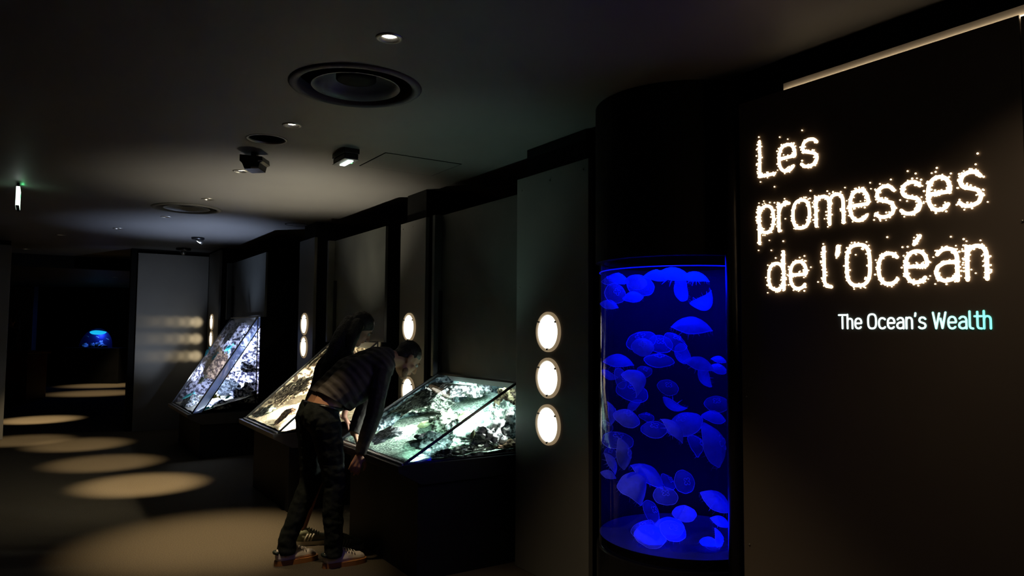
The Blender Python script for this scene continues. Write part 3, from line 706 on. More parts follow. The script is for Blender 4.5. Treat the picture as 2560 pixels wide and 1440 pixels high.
ROCKS1 = [
    ('pale rugged rock filling the front right of the low aquarium', (1190, 1092), 4.50, (0.20, 0.17, 0.13), 'rock_pale'),
    ('pale knobbly rock at the right border of the low aquarium', (1262, 1060), 4.55, (0.15, 0.15, 0.15), 'rock_pale'),
    ('near-black flat rock in the bottom corner of the low aquarium\'s end pane', (1095, 1142), 4.36, (0.09, 0.12, 0.055), 'rock_dark'),
    ('brown rock under the top right edge of the low aquarium', (1275, 1000), 4.60, (0.10, 0.09, 0.11), 'rock_brown'),
    ('brown-tinged rock at the lowest right corner of the low aquarium', (1270, 1120), 4.36, (0.10, 0.10, 0.055), 'rock_brown'),
    ('dark green rock crossed by the black glass edge of the low aquarium', (1085, 1108), 4.62, (0.17, 0.12, 0.075), 'rock_dark'),
    ('mossy rock in the middle of the low aquarium', (1135, 1062), 4.85, (0.19, 0.14, 0.10), 'rock_green'),
    ('dark stone on the sand at the left of the low aquarium', (962, 1088), 5.05, (0.15, 0.10, 0.055), 'rock_dark'),
    ('grey-green rock ridge along the back of the low aquarium\'s left half', (1060, 1008), 5.28, (0.22, 0.20, 0.10), 'rock_green'),
    ('speckled blue-grey boulder under the top edge of the low aquarium', (1165, 968), 5.2, (0.18, 0.22, 0.12), 'rock_pale'),
    ('small mossy rock in front of the pale rugged rock in the low aquarium', (1170, 1128), 4.36, (0.14, 0.10, 0.04), 'rock_green')]
for i, (lab, pp, u, sz, mk) in enumerate(ROCKS1): rock(lab, rp(*pp, T1, u), sz, M[mk], i + 1, G1, T=T1)
ROCKS2 = [
    ('brown-flecked coral rock on the sand of the warm white aquarium', (715, 1030), 6.75, (0.13, 0.10, 0.05), 'rock_brown'),
    ('large warm-toned rock in the middle of the warm white aquarium', (745, 960), 7.1, (0.3, 0.25, 0.14), 'rock_warm'),
    ('dark hollow rock at the left edge of the warm white aquarium', (660, 1025), 7.35, (0.12, 0.12, 0.09), 'rock_green'),
    ('pitted rock high on the left of the warm white aquarium', (765, 905), 7.35, (0.16, 0.2, 0.14), 'rock_warm'),
    ('pale rock under the top rim of the warm white aquarium', (815, 870), 7.3, (0.18, 0.2, 0.10), 'rock_warm')]
for i, (lab, pp, u, sz, mk) in enumerate(ROCKS2): rock(lab, rp(*pp, T2, u), tuple(q * 0.8 for q in sz), M[mk], i + 21, G2, T=T2)
ROCKS3 = [
    ('round grey rock at the bottom right of the tall aquarium', (625, 990), 9.85, (0.17, 0.2, 0.15), 'rock_blue'),
    ('white-lit ledge rock half way up the tall aquarium\'s end pane', (625, 918), 9.95, (0.18, 0.24, 0.10), 'rock_blue'),
    ('jagged pale rock near the top right of the tall aquarium', (640, 860), 10.0, (0.2, 0.14, 0.2), 'rock_blue'),
    ('pale coral rock low on the left of the tall aquarium', (472, 1005), 10.5, (0.2, 0.12, 0.10), 'rock_pale'),
    ('brownish rock face half way up the left of the tall aquarium', (540, 920), 10.7, (0.14, 0.2, 0.26), 'rock_brown'),
    ('whitish rock under the top edge of the tall aquarium', (600, 830), 10.6, (0.2, 0.2, 0.22), 'rock_blue'),
    ('dark cave rock low in the middle of the tall aquarium', (575, 975), 10.1, (0.16, 0.14, 0.12), 'rock_dark'),
    ('small rock beside the yellow-green fish in the tall aquarium', (548, 1015), 9.8, (0.12, 0.1, 0.07), 'rock_blue')]
for i, (lab, pp, u, sz, mk) in enumerate(ROCKS3): rock(lab, rp(*pp, T3, u), sz, M[mk], i + 41, G3, T=T3)

# lamps under the hoods, plus unseen lights added inside the tanks
for T, root, e, col, e_end, e_up in ((T1, AQ[0], 5, (0.62, 1.0, 0.84), 8, 28), (T2, AQ[1], 8, (1.0, 0.86, 0.66), 26, 370), (T3, AQ[2], 16, (0.58, 0.68, 1.0), 22, 330)):
    um = (T['u0'] + T['u1']) / 2; L_ = T['u1'] - T['u0'] - 0.1
    bm = bmesh.new(); bar(bm, P(um - L_ / 2, T['v1'] + 0.10, T['hc'] - 0.004), P(um + L_ / 2, T['v1'] + 0.10, T['hc'] - 0.004), 0.03, 0.02)
    bm.transform(Matrix.Translation(-root.location)); link_mesh('light_tube', bm, emit('tube_glow', col, 4.0), root)
    slope = (T['hc'] - T['h']) / (T['v1'] - T['v0']); dz = 0.02 + 0.05 * slope * 1.12
    bm = bmesh.new(); hbox(bm, T['u0'] + 0.006, T['u1'] - 0.02, T['v1'] + 0.046, T['v1'] + 0.050, T['hc'] - dz, T['hc'] + 0.02); bm.transform(Matrix.Translation(-root.location)); link_mesh('light_baffle', bm, M['light_baffle'], root)  # baffle added to stop tube light leaving straight through the pane
    lamp('unseen_aquarium_light', 'AREA', P(um, T['v1'] + 0.10, T['hc'] - 0.02), e, col, None, V3((0, 0, -1)) - W * 0.75, shape='RECTANGLE', size=L_, size_y=0.05)
    # unseen strip light added along the near end frame to brighten the tank
    Bn, Dn = P(T['u0'], T['v0'], T['h']), P(T['u0'], T['v1'], T['hc']); sl = (Dn - Bn).normalized()
    ld = bpy.data.lights.new('unseen_aquarium_light', 'AREA'); ld.shape = 'RECTANGLE'; ld.size = (Dn - Bn).length * 0.8; ld.size_y = 0.02; ld.energy = e_end; ld.color = col; ld.spread = math.radians(64)
    lo = bpy.data.objects.new('unseen_aquarium_light', ld); COL.objects.link(lo)
    dn = (sl.cross(U)).normalized(); dn = dn if dn.z < 0 else -dn
    fwd = (U + dn * 0.5).normalized(); zz = -fwd; xx = sl; yy = zz.cross(xx).normalized(); xx = yy.cross(zz)
    mm = Matrix((xx, yy, zz)).transposed().to_4x4(); mm.translation = Bn * 0.55 + Dn * 0.45 + U * 0.02 + dn * 0.02; lo.matrix_world = mm
    # unseen upward spot added under the pane to wash the ceiling
    uu, fv = (4.45, 0.42) if T is T1 else (6.7, 0.36) if T is T2 else (9.9, 0.42)
    q_ = P(uu, T['v0'] + (T['v1'] - T['v0']) * fv, T['h'] + (T['hc'] - T['h']) * fv - 0.03)
    lamp('unseen_aquarium_light', 'SPOT', q_, e_up, col, None, Z + W * (0.03 if T is T1 else -0.10) - U * (0.12 if T is T1 else 0), spot_size=math.radians(88 if T is not T1 else 70), spot_blend=1.0, shadow_soft_size=0.02)
lamp('unseen_aquarium_light', 'AREA', P(4.86, 3.2, 1.84), 16, (0.70, 0.9, 1.0), None, V3((0, 0, -1)) - W * 0.2, shape='RECTANGLE', size=0.9, size_y=0.4)
for q_, to, e, c_ in ((P(6.98, 2.48, 1.26), P(7.35, 2.02, 0.8), 120, (1.0, 0.88, 0.68)), (P(7.35, 2.55, 1.33), P(7.5, 2.3, 0.9), 55, (1.0, 0.88, 0.68)),
                     (P(7.12, 2.12, 0.955), P(7.25, 1.98, 0.76), 45, (1.0, 0.88, 0.68)), (P(7.4, 2.25, 1.06), P(7.5, 2.05, 0.80), 45, (1.0, 0.88, 0.68)), (P(4.98, 2.42, 0.975), P(5.05, 2.3, 0.85), 30, (0.95, 1.0, 0.88)), (P(4.70, 2.62, 1.08), P(4.85, 2.45, 0.88), 62, (0.95, 1.0, 0.95)), (P(4.6, 2.78, 1.17), P(4.9, 2.7, 0.95), 50, (0.85, 0.95, 1.0))):
    lamp('unseen_aquarium_light', 'SPOT', q_, e, c_, None, to - q_, spot_size=math.radians(100), spot_blend=0.7, shadow_soft_size=0.02)  # unseen spots added inside the tanks to brighten sand and rocks
q_ = P(10.8, 1.85, 0.90); lamp('unseen_aquarium_light', 'SPOT', q_, 60, (0.74, 0.80, 1.0), None, P(12.72, 1.72, 1.75) - q_, spot_size=math.radians(66), spot_blend=0.8, shadow_soft_size=0.02)  # unseen spot added in the tall tank to brighten the broad panel
q_ = P(4.31, 2.935, 1.215); lamp('unseen_aquarium_light', 'SPOT', q_, 45, (0.95, 1.0, 0.98), None, on_u(1190, 1080, 4.45) - q_, spot_size=math.radians(60), spot_blend=0.6, shadow_soft_size=0.02)  # unseen spot added to brighten rocks behind the low tank's end pane
lamp('unseen_aquarium_light', 'AREA', P(7.05, 3.0, 2.05), 18, (1.0, 0.87, 0.68), None, V3((0, 0, -1)) - W * 0.3, shape='RECTANGLE', size=1.0, size_y=0.4)
lamp('unseen_aquarium_light', 'AREA', P(10.4, 2.75, 2.15), 80, (0.72, 0.78, 1.0), None, V3((0, 0, -1)) - W * 0.3, shape='RECTANGLE', size=1.3, size_y=0.4)

# ------------------------------------------------------------------ fish
def fish(label, c, L, heading, m, group, tall=0.38):
    t = bpy.data.objects.new('fish', None); COL.objects.link(t); tag(t, label, 'fish', group)
    x = V3(heading).normalized(); y = Z.cross(x).normalized(); z = x.cross(y)
    mm = Matrix((x, y, z)).transposed().to_4x4(); mm.translation = c; t.matrix_world = mm
    bm = bmesh.new(); prof = [(-0.42, 0.03), (-0.34, 0.10), (-0.2, 0.30), (0.0, 0.46), (0.18, 0.48), (0.34, 0.34), (0.45, 0.16), (0.5, 0.0)]
    n = 14; rings = []
    for xx, r in prof:
        rings.append([bm.verts.new((xx * L, r * L * tall * 0.45 * math.cos(2 * PI * k / n), r * L * tall * math.sin(2 * PI * k / n))) for k in range(n)])
    for a, b in zip(rings, rings[1:]):
        for k in range(n): bm.faces.new((a[k], a[(k + 1) % n], b[(k + 1) % n], b[k]))
    bm.faces.new(rings[0][::-1]); bmesh.ops.recalc_face_normals(bm, faces=bm.faces)
    link_mesh('body', bm, m, t, True)
    bm = bmesh.new(); th = V3((0, 0.012 * L, 0))
    prism(bm, [V3((-0.38 * L, -th.y / 2, 0.02 * L)), V3((-0.62 * L, -th.y / 2, 0.17 * L)), V3((-0.54 * L, -th.y / 2, 0)), V3((-0.62 * L, -th.y / 2, -0.17 * L)), V3((-0.38 * L, -th.y / 2, -0.02 * L))], th)
    link_mesh('tail_fin', bm, m, t)
    bm = bmesh.new()
    prism(bm, [V3((-0.25 * L, -th.y / 2, 0.2 * L * tall)), V3((-0.28 * L, -th.y / 2, 0.62 * L * tall)), V3((0.1 * L, -th.y / 2, 0.66 * L * tall)), V3((0.25 * L, -th.y / 2, 0.38 * L * tall))], th)
    link_mesh('dorsal_fin', bm, m, t)
    return t
GF1, GF3 = 'fish in the low aquarium', 'fish in the tall aquarium'
fish('olive fish over the brightly lit sand of the low aquarium', on_u(1062, 1062, 4.9), 0.12, U * 0.4 - W - Z * 0.2, M['fish_green'], GF1)
fish('small pale fish near the upper left edge of the low aquarium', on_u(1072, 973, 5.2), 0.07, W + U * 0.3 - Z * 0.4, M['fish_pale'], GF1, 0.22)
fish('second small pale fish below the one near the upper left edge of the low aquarium', on_u(1106, 996, 5.1), 0.08, W - Z * 0.5, M['fish_pale'], GF1, 0.2)
fish('dark spiny fish at the black glass edge of the low aquarium', on_u(1160, 1045, 4.5), 0.11, -W + Z * 0.1, M['fish_green'], GF1, 0.6)
fish('dark fish hanging tail-down above the pale rock of the low aquarium', on_u(1182, 1088, 4.32), 0.08, Z + W * 0.3, M['fish_green'], GF1, 0.4)
fish('yellow-green fish low in the tall aquarium', on_u(533, 992, 9.64), 0.15, -W * 0.9 + Z * 0.05, M['fish_yellow'], GF3, 0.3)
fish('turquoise fish right of the yellow-green fish in the tall aquarium', on_u(570, 993, 9.66), 0.08, -W - Z * 0.5, M['fish_cyan'], GF3, 0.3)
fish('turquoise fish at the very bottom of the tall aquarium\'s end pane', on_u(515, 1022, 9.64), 0.16, -W - Z * 0.25, M['fish_cyan'], GF3, 0.2)
fish('turquoise fish low behind the sloping pane of the tall aquarium', on_u(470, 990, 10.25), 0.16, -W - Z * 0.5, M['fish_cyan'], GF3, 0.2)
fish('turquoise fish near the left edge half way up the tall aquarium', on_u(518, 880, 10.85), 0.13, -W * 0.5 - Z, M['fish_cyan'], GF3, 0.25)
fish('pale turquoise fish beside the blue band of the tall aquarium', on_u(572, 870, 10.0), 0.14, -W - Z * 0.8, M['fish_cyan'], GF3, 0.3)
fish('greenish fish below the pale turquoise one in the tall aquarium', on_u(505, 950, 10.2), 0.14, -W - Z * 1.2, M['fish_green'], GF3, 0.3)

# ================================================================== JELLYFISH CYLINDER
CU, CV, CR, CZ0, CZ1 = 2.85, 3.0, 0.46, 0.44, 1.985
CC = P(CU, CV, 0)
t = thing('jellyfish_tank', 'tall cylindrical jellyfish tank glowing deep blue', 'aquarium', frame_at(CU, CV, 0))
bm = bmesh.new(); lathe(bm, [(0, 0.0), (CR + 0.012, 0.0), (CR + 0.012, CZ0 - 0.004), (CR - 0.03, CZ0), (0, CZ0)], 72); link_mesh('base', bm, M['black'], t, False)
bm = bmesh.new(); lathe(bm, [(CR - 0.04, CZ1 + 0.03), (CR - 0.03, CZ1), (CR + 0.018, CZ1), (CR + 0.018, H_CEIL - 0.001), (0, H_CEIL - 0.001)], 72); link_mesh('header', bm, M['matt'], t, False)
bm = bmesh.new(); lathe(bm, [(CR, CZ0), (CR, CZ1)], 96); link_mesh('glass_cylinder', bm, M['cylglass'], t, True)
bm = bmesh.new(); lathe(bm, [(CR - 0.004, CZ0 + 0.055), (CR - 0.02, CZ0 + 0.05), (CR - 0.06, CZ0 + 0.015), (0.2, CZ0 + 0.004), (0, CZ0 + 0.003)], 64); link_mesh('floor_dish', bm, M['tankfloor'], t, True)
bm = bmesh.new()
def liner(a, b):
    an = math.radians(40 - 173 * a); return V3((math.cos(an) * (CR - 0.006), math.sin(an) * (CR - 0.006), CZ0 + (CZ1 - CZ0) * b))
grid_mesh(bm, liner, 40, 1); link_mesh('back_liner', bm, M['tankdark'], t, True)
bm = bmesh.new(); lathe(bm, [(CR - 0.005, CZ1 - 0.055), (CR - 0.002, CZ1 - 0.052), (CR - 0.006, CZ1 - 0.049)], 72); link_mesh('water_line', bm, M['jline'], t, True)
bm = bmesh.new(); hbox(bm, 2.30, 3.37, 3.49, 3.94, 0, H_CEIL - 0.001)
structure('wall_core_h', bm, M['matt'], 'black wall behind the jellyfish cylinder', 'wall')
lamp('tank_lamp', 'AREA', CC + Z * (CZ1 + 0.02), 21, (0.0, 0.006, 1.0), None, V3((0, 0, -1)), shape='DISK', size=0.7)
lamp('tank_lamp', 'AREA', CC + Z * (CZ0 + 0.03), 6, (0.0, 0.006, 1.0), None, V3((0, 0, 1)), shape='DISK', size=0.5)

# jellyfish prototypes -------------------------------------------------------
def bell_mesh(name, h, fold, wav, m, seed):
    bm = bmesh.new(); n = 40; rings = []
    prof = [(0.0, 1.0), (0.25, 0.95), (0.5, 0.80), (0.72, 0.56), (0.88, 0.29), (0.97, 0.09), (1.0, -0.02), (0.96, -0.05), (0.80, 0.10), (0.5, 0.40), (0.2, 0.58), (0.0, 0.62)]
    def shape(x, y, z):
        a = math.atan2(y, x); r = math.hypot(x, y)
        k = 1 + wav * r * r * (0.5 * math.cos(8 * a + seed) * 0.35 + 0.6 * math.cos(3 * a + seed * 2) * 0.5 + 0.5 * math.sin(2 * a + seed))
        x, y = x * k, y * k
        z = z * h + wav * 0.5 * r * r * math.sin(3 * a + seed * 1.3)
        z -= fold * x * x * 0.9
        x *= 1 - 0.35 * abs(fold) * min(1, abs(x))
        return V3((x, y, z))
    for r, z in prof:
        if r == 0: rings.append([bm.verts.new(shape(0, 0, z))] * n)
        else: rings.append([bm.verts.new(shape(r * math.cos(2 * PI * k / n), r * math.sin(2 * PI * k / n), z)) for k in range(n)])
    for a, b in zip(rings, rings[1:]):
        for k in range(n):
            q = []
            for v in (a[k], a[(k + 1) % n], b[(k + 1) % n], b[k]):
                if v not in q: q.append(v)
            if len(q) > 2:
                try: bm.faces.new(q)
                except ValueError: pass
    bmesh.ops.recalc_face_normals(bm, faces=bm.faces)
    me = bpy.data.meshes.new(name); bm.to_mesh(me); bm.free(); me.materials.append(m); me.shade_smooth()
    bm = bmesh.new(); tube(bm, [shape(1.005 * math.cos(2 * PI * k / 60), 1.005 * math.sin(2 * PI * k / 60), -0.02) for k in range(60)], 0.022, 5, True)
    m2 = bpy.data.meshes.new('margin'); bm.to_mesh(m2); bm.free(); m2.materials.append(M['jline']); m2.shade_smooth()
    bm = bmesh.new(); rr = random.Random(seed)
    for k in range(26):
        a = 2 * PI * (k + rr.random() * 0.7) / 26; p0 = shape(0.99 * math.cos(a), 0.99 * math.sin(a), -0.03)
        L = rr.uniform(0.08, 0.30); d = V3((math.cos(a) * 0.3 + rr.uniform(-.4, .4), math.sin(a) * 0.3 + rr.uniform(-.4, .4), -1)).normalized(); c = V3((rr.uniform(-.4, .4), rr.uniform(-.4, .4), 0))
        tube(bm, [p0 + d * L * s + c * L * s * s for s in (0, 0.35, 0.7, 1)], [0.008, 0.007, 0.005, 0.003], 3)
    m3 = bpy.data.meshes.new('tentacles'); bm.to_mesh(m3); bm.free(); m3.materials.append(M['jfine'])
    bm = bmesh.new()
    for k in range(4):
        a = PI / 4 + k * PI / 2 + rr.uniform(-.3, .3); e = V3((math.cos(a) * rr.uniform(.4, .8), math.sin(a) * rr.uniform(.4, .8), -rr.uniform(.25, .6)))
        tube(bm, [V3((0, 0, 0.5 * h)), V3((e.x * .3, e.y * .3, 0.1 * h)), V3((e.x * .7, e.y * .6, e.z * .5)), e], [0.05, 0.045, 0.035, 0.01], 5)
    m4 = bpy.data.meshes.new('oral_arms'); bm.to_mesh(m4); bm.free(); m4.materials.append(M['jfine']); m4.shade_smooth()
    gs = []
    for k in range(4):
        a = k * PI / 2; c = V3((0.22 * math.cos(a), 0.22 * math.sin(a), 0.945 * h))
        bm = bmesh.new(); pts = []
        for i in range(13):
            b = a + PI + math.radians(35) + (2 * PI - math.radians(70)) * i / 12
            pts.append(c + V3((0.13 * math.cos(b), 0.13 * math.sin(b), 0)))
        tube(bm, pts, 0.02, 5); g = bpy.data.meshes.new('gonad'); bm.to_mesh(g); bm.free(); g.materials.append(M['jline']); g.shade_smooth(); gs.append(g)
    return dict(bell=me, margin=m2, tentacles=m3, oral_arms=m4, gonads=gs)
PROTO = {
    'F': bell_mesh('bell', 0.42, 0.0, 0.07, M['bell'], 1.0),        # opened flat, seen face on
    'B': bell_mesh('bell', 0.55, 0.05, 0.09, M['bellbright'], 2.2),  # denser, domed
    'S': bell_mesh('bell', 0.62, 0.0, 0.10, M['bellbright'], 3.1),   # seen from the side
    'C': bell_mesh('bell', 0.50, 0.55, 0.10, M['bellbright'], 4.4),  # folded in mid-beat
    'D': bell_mesh('bell', 0.50, 0.25, 0.12, M['bell'], 5.3)}        # dim and slightly folded
def jelly(label, x, y, a, b, ang, kind, frac, s=1, y0=600):
    k = 440 / 1440.0; px_, py_ = 1440 + x * k, y0 + y * k
    d = ray(px_, py_).normalized()
    # chord of the sight line inside the cylinder
    o = EYE - CC; A = d.x ** 2 + d.y ** 2; Bq = 2 * (o.x * d.x + o.y * d.y); Cq = o.x ** 2 + o.y ** 2 - (CR - 0.02) ** 2
    disc = Bq * Bq - 4 * A * Cq
    if disc <= 0: tm = -Bq / (2 * A); t0 = t1 = tm
    else: t0 = (-Bq - math.sqrt(disc)) / (2 * A); t1 = (-Bq + math.sqrt(disc)) / (2 * A)
    R_ = a * k / F_PX * (t0 + t1) / 2 * d.dot(FW)
    lo, hi = t0 + R_ * 0.9, t1 - R_ * 0.9
    tt = (lo + hi) / 2 if hi < lo else lo + (hi - lo) * frac
    R_ = a * k / F_PX * tt * d.dot(FW)
    c = EYE + d * tt
    rad = V3((c.x - CC.x, c.y - CC.y, 0)); mx = CR - 0.02 - R_ * (0.75 if kind in 'SC' else 0.85)
    if rad.length > mx > 0.02: c = c - rad * (1 - mx / rad.length)
    c.z = min(max(c.z, CZ0 + 0.02 + b / a * R_ * 0.8), CZ1 - 0.05 - b / a * R_ * 0.8)
    q = min(0.98, max(0.10, b / a * 0.95 if kind in 'FD' else (b / a - (0.30 if kind == 'S' else 0.15))))
    an = math.radians(ang); mj = RT * math.cos(an) - UP * math.sin(an); nn = (RT * math.sin(an) + UP * math.cos(an)) * s
    ax = (-d * q + nn * math.sqrt(1 - q * q)).normalized(); mj = (mj - ax * mj.dot(ax)).normalized(); yy = ax.cross(mj)
    roll = Matrix.Rotation((x * 0.013 + y * 0.007) if kind in 'FD' else 0, 4, 'Z')
    mm = Matrix((mj, yy, ax)).transposed().to_4x4() @ roll @ Matrix.Scale(R_, 4); mm.translation = c - ax * R_ * 0.15
    pr = PROTO[kind]
    t = bpy.data.objects.new('jellyfish', None); COL.objects.link(t); t.matrix_world = mm
    tag(t, label, 'jellyfish', 'moon jellyfish in the blue cylinder')
    link_data('bell', pr['bell'], t); link_data('margin', pr['margin'], t)
    if a > 45:
        te = link_data('tentacles', pr['tentacles'], t); te['kind'] = 'stuff'
    if kind in 'FDB' and a > 50:
        for g in pr['gonads']: link_data('gonad', g, t)
    if kind in 'SC' and a > 60: link_data('oral_arms', pr['oral_arms'], t)
J1 = [
    ('broad bell touching the water surface, left of centre', 660, 205, 100, 46, 5, 'B', .3, 1),
    ('flat pointed bell just under the surface, right of centre', 800, 248, 145, 45, 8, 'S', .35, 1),
    ('small slim bell near the surface at the upper right', 975, 203, 108, 32, 8, 'S', .7, 1),
    ('large faint bell behind the bright round one near the top left', 530, 305, 108, 92, 20, 'F', .8, 1),
    ('bright round bell with frilled edge near the top left', 495, 335, 86, 72, 8, 'B', .1, 1),
    ('oval bell at the upper left, under the surface', 345, 302, 88, 46, 12, 'B', .6, 1),
    ('faint bell against the left glass near the top', 245, 322, 62, 34, 0, 'D', .5, 1),
    ('thin outlined bell with a bright clover mark at the upper left', 326, 432, 90, 80, 50, 'F', .3, 1),
    ('small plump bell right of the clover-marked one at the upper left', 466, 460, 80, 48, -5, 'B', .5, 1),
    ('bell pressed to the left glass below the clover-marked one', 240, 525, 74, 48, 10, 'S', .5, 1),
    ('upright narrow oval with tentacles trailing right, upper right', 850, 410, 94, 52, 82, 'B', .4, -1),
    ('curled crescent bell at the upper right', 1062, 525, 125, 72, -35, 'C', .3, -1),
    ('large bright domed bell right of centre in the upper half', 945, 702, 158, 74, 4, 'S', .25, 1),
    ('outlined bell with horseshoe marks at left of the central cluster', 530, 808, 120, 68, -14, 'F', .6, 1),
    ('bright round bell in front of the central cluster', 545, 868, 88, 86, 0, 'B', .15, 1),
    ('middle bell of the central cluster with tangled marks', 690, 842, 96, 76, 5, 'F', .75, 1),
    ('right-hand bell of the central cluster, tilted', 818, 822, 104, 64, 22, 'D', .45, 1),
    ('lower bell hanging under the right of the central cluster', 862, 938, 84, 66, 60, 'B', .6, -1),
    ('thin flat ring-like bell below the central cluster', 680, 972, 118, 46, 5, 'F', .35, 1),
    ('long slim bell at the left below the central cluster', 345, 990, 122, 34, 4, 'S', .6, 1),
    ('large folded bell with a bulging top, left of centre', 515, 1140, 140, 82, 60, 'C', .15, 1),
    ('upright oval bell left of the large folded one', 375, 1130, 84, 54, 80, 'F', .3, 1),
    ('smaller bell peeping out behind the large folded one', 565, 1066, 58, 50, 30, 'D', .8, 1),
    ('wide outlined bell below the large folded one', 462, 1225, 130, 76, 14, 'F', .6, 1),
    ('drooping bell against the left glass at mid height', 262, 1108, 72, 40, 25, 'S', .5, -1),
    ('lone round bell with clover mark at the centre of the tank', 755, 1198, 84, 63, 15, 'F', .3, 1),
    ('hooded bell right of centre with a pointed tail', 1008, 1012, 120, 58, 16, 'S', .2, 1),
    ('tapering tail-like bell hanging below the hooded one', 1048, 1120, 95, 32, 68, 'S', .5, -1),
    ('small slim bell near the right edge at mid height', 1170, 978, 62, 30, 12, 'S', .6, 1),
    ('bell right of the hooded one against the edge post', 1165, 1048, 74, 42, 14, 'B', .5, 1),
    ('half bell drifting alone below the centre, tip up left', 800, 1347, 106, 40, 26, 'S', .5, -1),
    ('faint rounded bell at the right edge below mid height', 1152, 1332, 96, 62, 0, 'F', .4, 1)]
J2 = [
    ('tall narrow oval near the left glass below mid height', 268, 105, 90, 38, 82, 'B', .4, 1),
    ('plump bell with an arm reaching up right, left of centre', 420, 138, 108, 74, 18, 'B', .3, 1),
    ('slim arm-like bell above the plump one, pointing up right', 470, 40, 72, 26, -42, 'S', .6, 1),
    ('faint pointed bell right of the plump one', 580, 130, 62, 28, 20, 'D', .7, 1),
    ('dim bell behind the tall narrow oval near the left glass', 238, 205, 52, 40, 40, 'D', .6, 1),
    ('flat outlined bell with squiggle marks left of the big folded pair', 640, 228, 106, 56, 4, 'F', .4, 1),
    ('big bright bell of the folded pair right of centre', 885, 185, 145, 86, -25, 'B', .35, 1),
    ('long folded flap in front of the big bright bell', 795, 240, 122, 52, 48, 'S', .08, 1),
    ('bell above the largest one at the right edge', 1130, 132, 92, 46, 12, 'B', .7, 1),
    ('half-turned bell left of the largest one', 1000, 362, 108, 58, 72, 'D', .6, 1),
    ('largest bell of all, cut by the right edge post, with clover mark', 1140, 362, 178, 118, 75, 'B', .3, 1),
    ('pointed outlined bell with loops at the left', 342, 315, 126, 56, 8, 'F', .6, 1),
    ('bright upright oval below the pointed outlined bell', 398, 440, 122, 76, 84, 'B', .2, 1),
    ('small bell tucked behind the bright upright oval', 282, 430, 56, 46, 0, 'D', .7, 1),
    ('slender bell slanting down at the left glass', 256, 512, 92, 32, 62, 'S', .4, 1),
    ('capsule-shaped bell at the left glass in the lower half', 238, 605, 64, 30, 16, 'S', .5, 1),
    ('big crumpled bell in the lower left', 498, 690, 155, 112, 40, 'C', .2, 1),
    ('long strip-like bell sloping above the big crumpled one', 590, 610, 150, 46, 34, 'S', .6, 1),
    ('dim half bell behind the clover-marked one in the lower centre', 762, 662, 72, 48, 58, 'D', .8, 1),
    ('clover-marked bell in the lower centre', 732, 776, 96, 67, 5, 'F', .2, 1),
    ('round see-through disc right of the lower centre', 895, 668, 95, 84, 80, 'F', .45, 1),
    ('tilted oval bell with long tentacles below the big crumpled one', 625, 905, 92, 60, 60, 'F', .35, 1),
    ('bright small bell with a tail to the right, lower right of centre', 888, 918, 94, 62, 0, 'B', .25, 1),
    ('large bell at the lower right edge with a frayed hem', 1150, 820, 130, 82, 30, 'S', .3, 1),
    ('slim bell under the frayed one at the lower right edge', 1182, 990, 78, 38, 20, 'S', .5, 1),
    ('upright bell near the right edge close to the bottom', 1172, 1135, 80, 46, 86, 'B', .4, 1),
    ('dim ruffled bell above the bright bottom pile', 548, 1075, 96, 70, -10, 'D', .6, 1),
    ('clover-marked bell right above the bright bottom pile', 795, 1060, 106, 68, 15, 'F', .3, 1),
    ('big hazy bell lying on the left of the bottom pile', 610, 1190, 125, 92, 5, 'B', .35, 1),
    ('hazy bell lying on the right of the bottom pile', 760, 1180, 120, 80, -8, 'B', .65, 1),
    ('small bell near the very bottom right', 1100, 1310, 78, 42, 12, 'B', .4, 1)]
for j in J1: jelly('blue jellyfish: ' + j[0], *j[1:])
for j in J2: jelly('blue jellyfish: ' + j[0], *j[1:], y0=1000)

# ================================================================== FAR END OF THE HALL
bm = bmesh.new(); box(bm, -12.6, -10.65, 15.9, 16.6, 0.0, 1.03, bev=0.02); box(bm, -12.65, -10.60, 15.85, 16.65, 1.03, 1.09, bev=0.01)
tag(link_mesh('counter', bm, M['red']), 'dark red counter far away at the left', 'counter')
# dome window on a black plinth
DC = V3((-12.42, 21.65, 0))
t = thing('dome_aquarium', 'small half-dome aquarium shining blue at the dark far end', 'aquarium', Matrix.Translation(DC))
bm = bmesh.new(); box(bm, -0.85, 0.95, -0.55, 0.60, 0.0, 1.03, bev=0.01); link_mesh('plinth', bm, M['matt'], t)
bm = bmesh.new()
def dome_pt(a, b):
    th = PI * a; ph = PI * b      # a over the arc, b front
    x = -math.cos(th) * 0.5; z = math.sin(th) * 0.58
    return V3((x * 1.0 - 0.06 * (0.58 - z) / 0.58, 0, 1.03 + z))
prof = [dome_pt(i / 24, 0) for i in range(25)]
rings = []
for j in range(9):
    q = math.cos(j / 8 * PI / 2); y = -0.42 * math.sin(j / 8 * PI / 2)
    rings.append([bm.verts.new((p.x * q, y, 1.03 + (p.z - 1.03) * q)) for p in prof])
for A, B in zip(rings, rings[1:]):
    for k in range(24): bm.faces.new((A[k], A[k + 1], B[k + 1], B[k]))
bmesh.ops.remove_doubles(bm, verts=bm.verts, dist=0.0005); bmesh.ops.recalc_face_normals(bm, faces=bm.faces)
link_mesh('glass_dome', bm, M['glass'], t, True)
bm = bmesh.new(); bk = [bm.verts.new((p.x * 0.995, 0.01, 1.03 + (p.z - 1.03) * 0.995)) for p in prof]; bm.faces.new(bk); link_mesh('back_wall', bm, mat('deep_blue_back', (0.03, 0.03, 0.12), 0.9, spec=0.05, var=0.1), t)
bm = bmesh.new(); lathe(bm, [(0.0, 0.0), (0.20, 0.01), (0.22, 0.03), (0.0, 0.06)], 32, Matrix.Translation((0.08, -0.12, 1.46)) @ Matrix.Rotation(math.radians(7), 4, 'Y') @ Matrix.Rotation(math.radians(14), 4, 'X'))
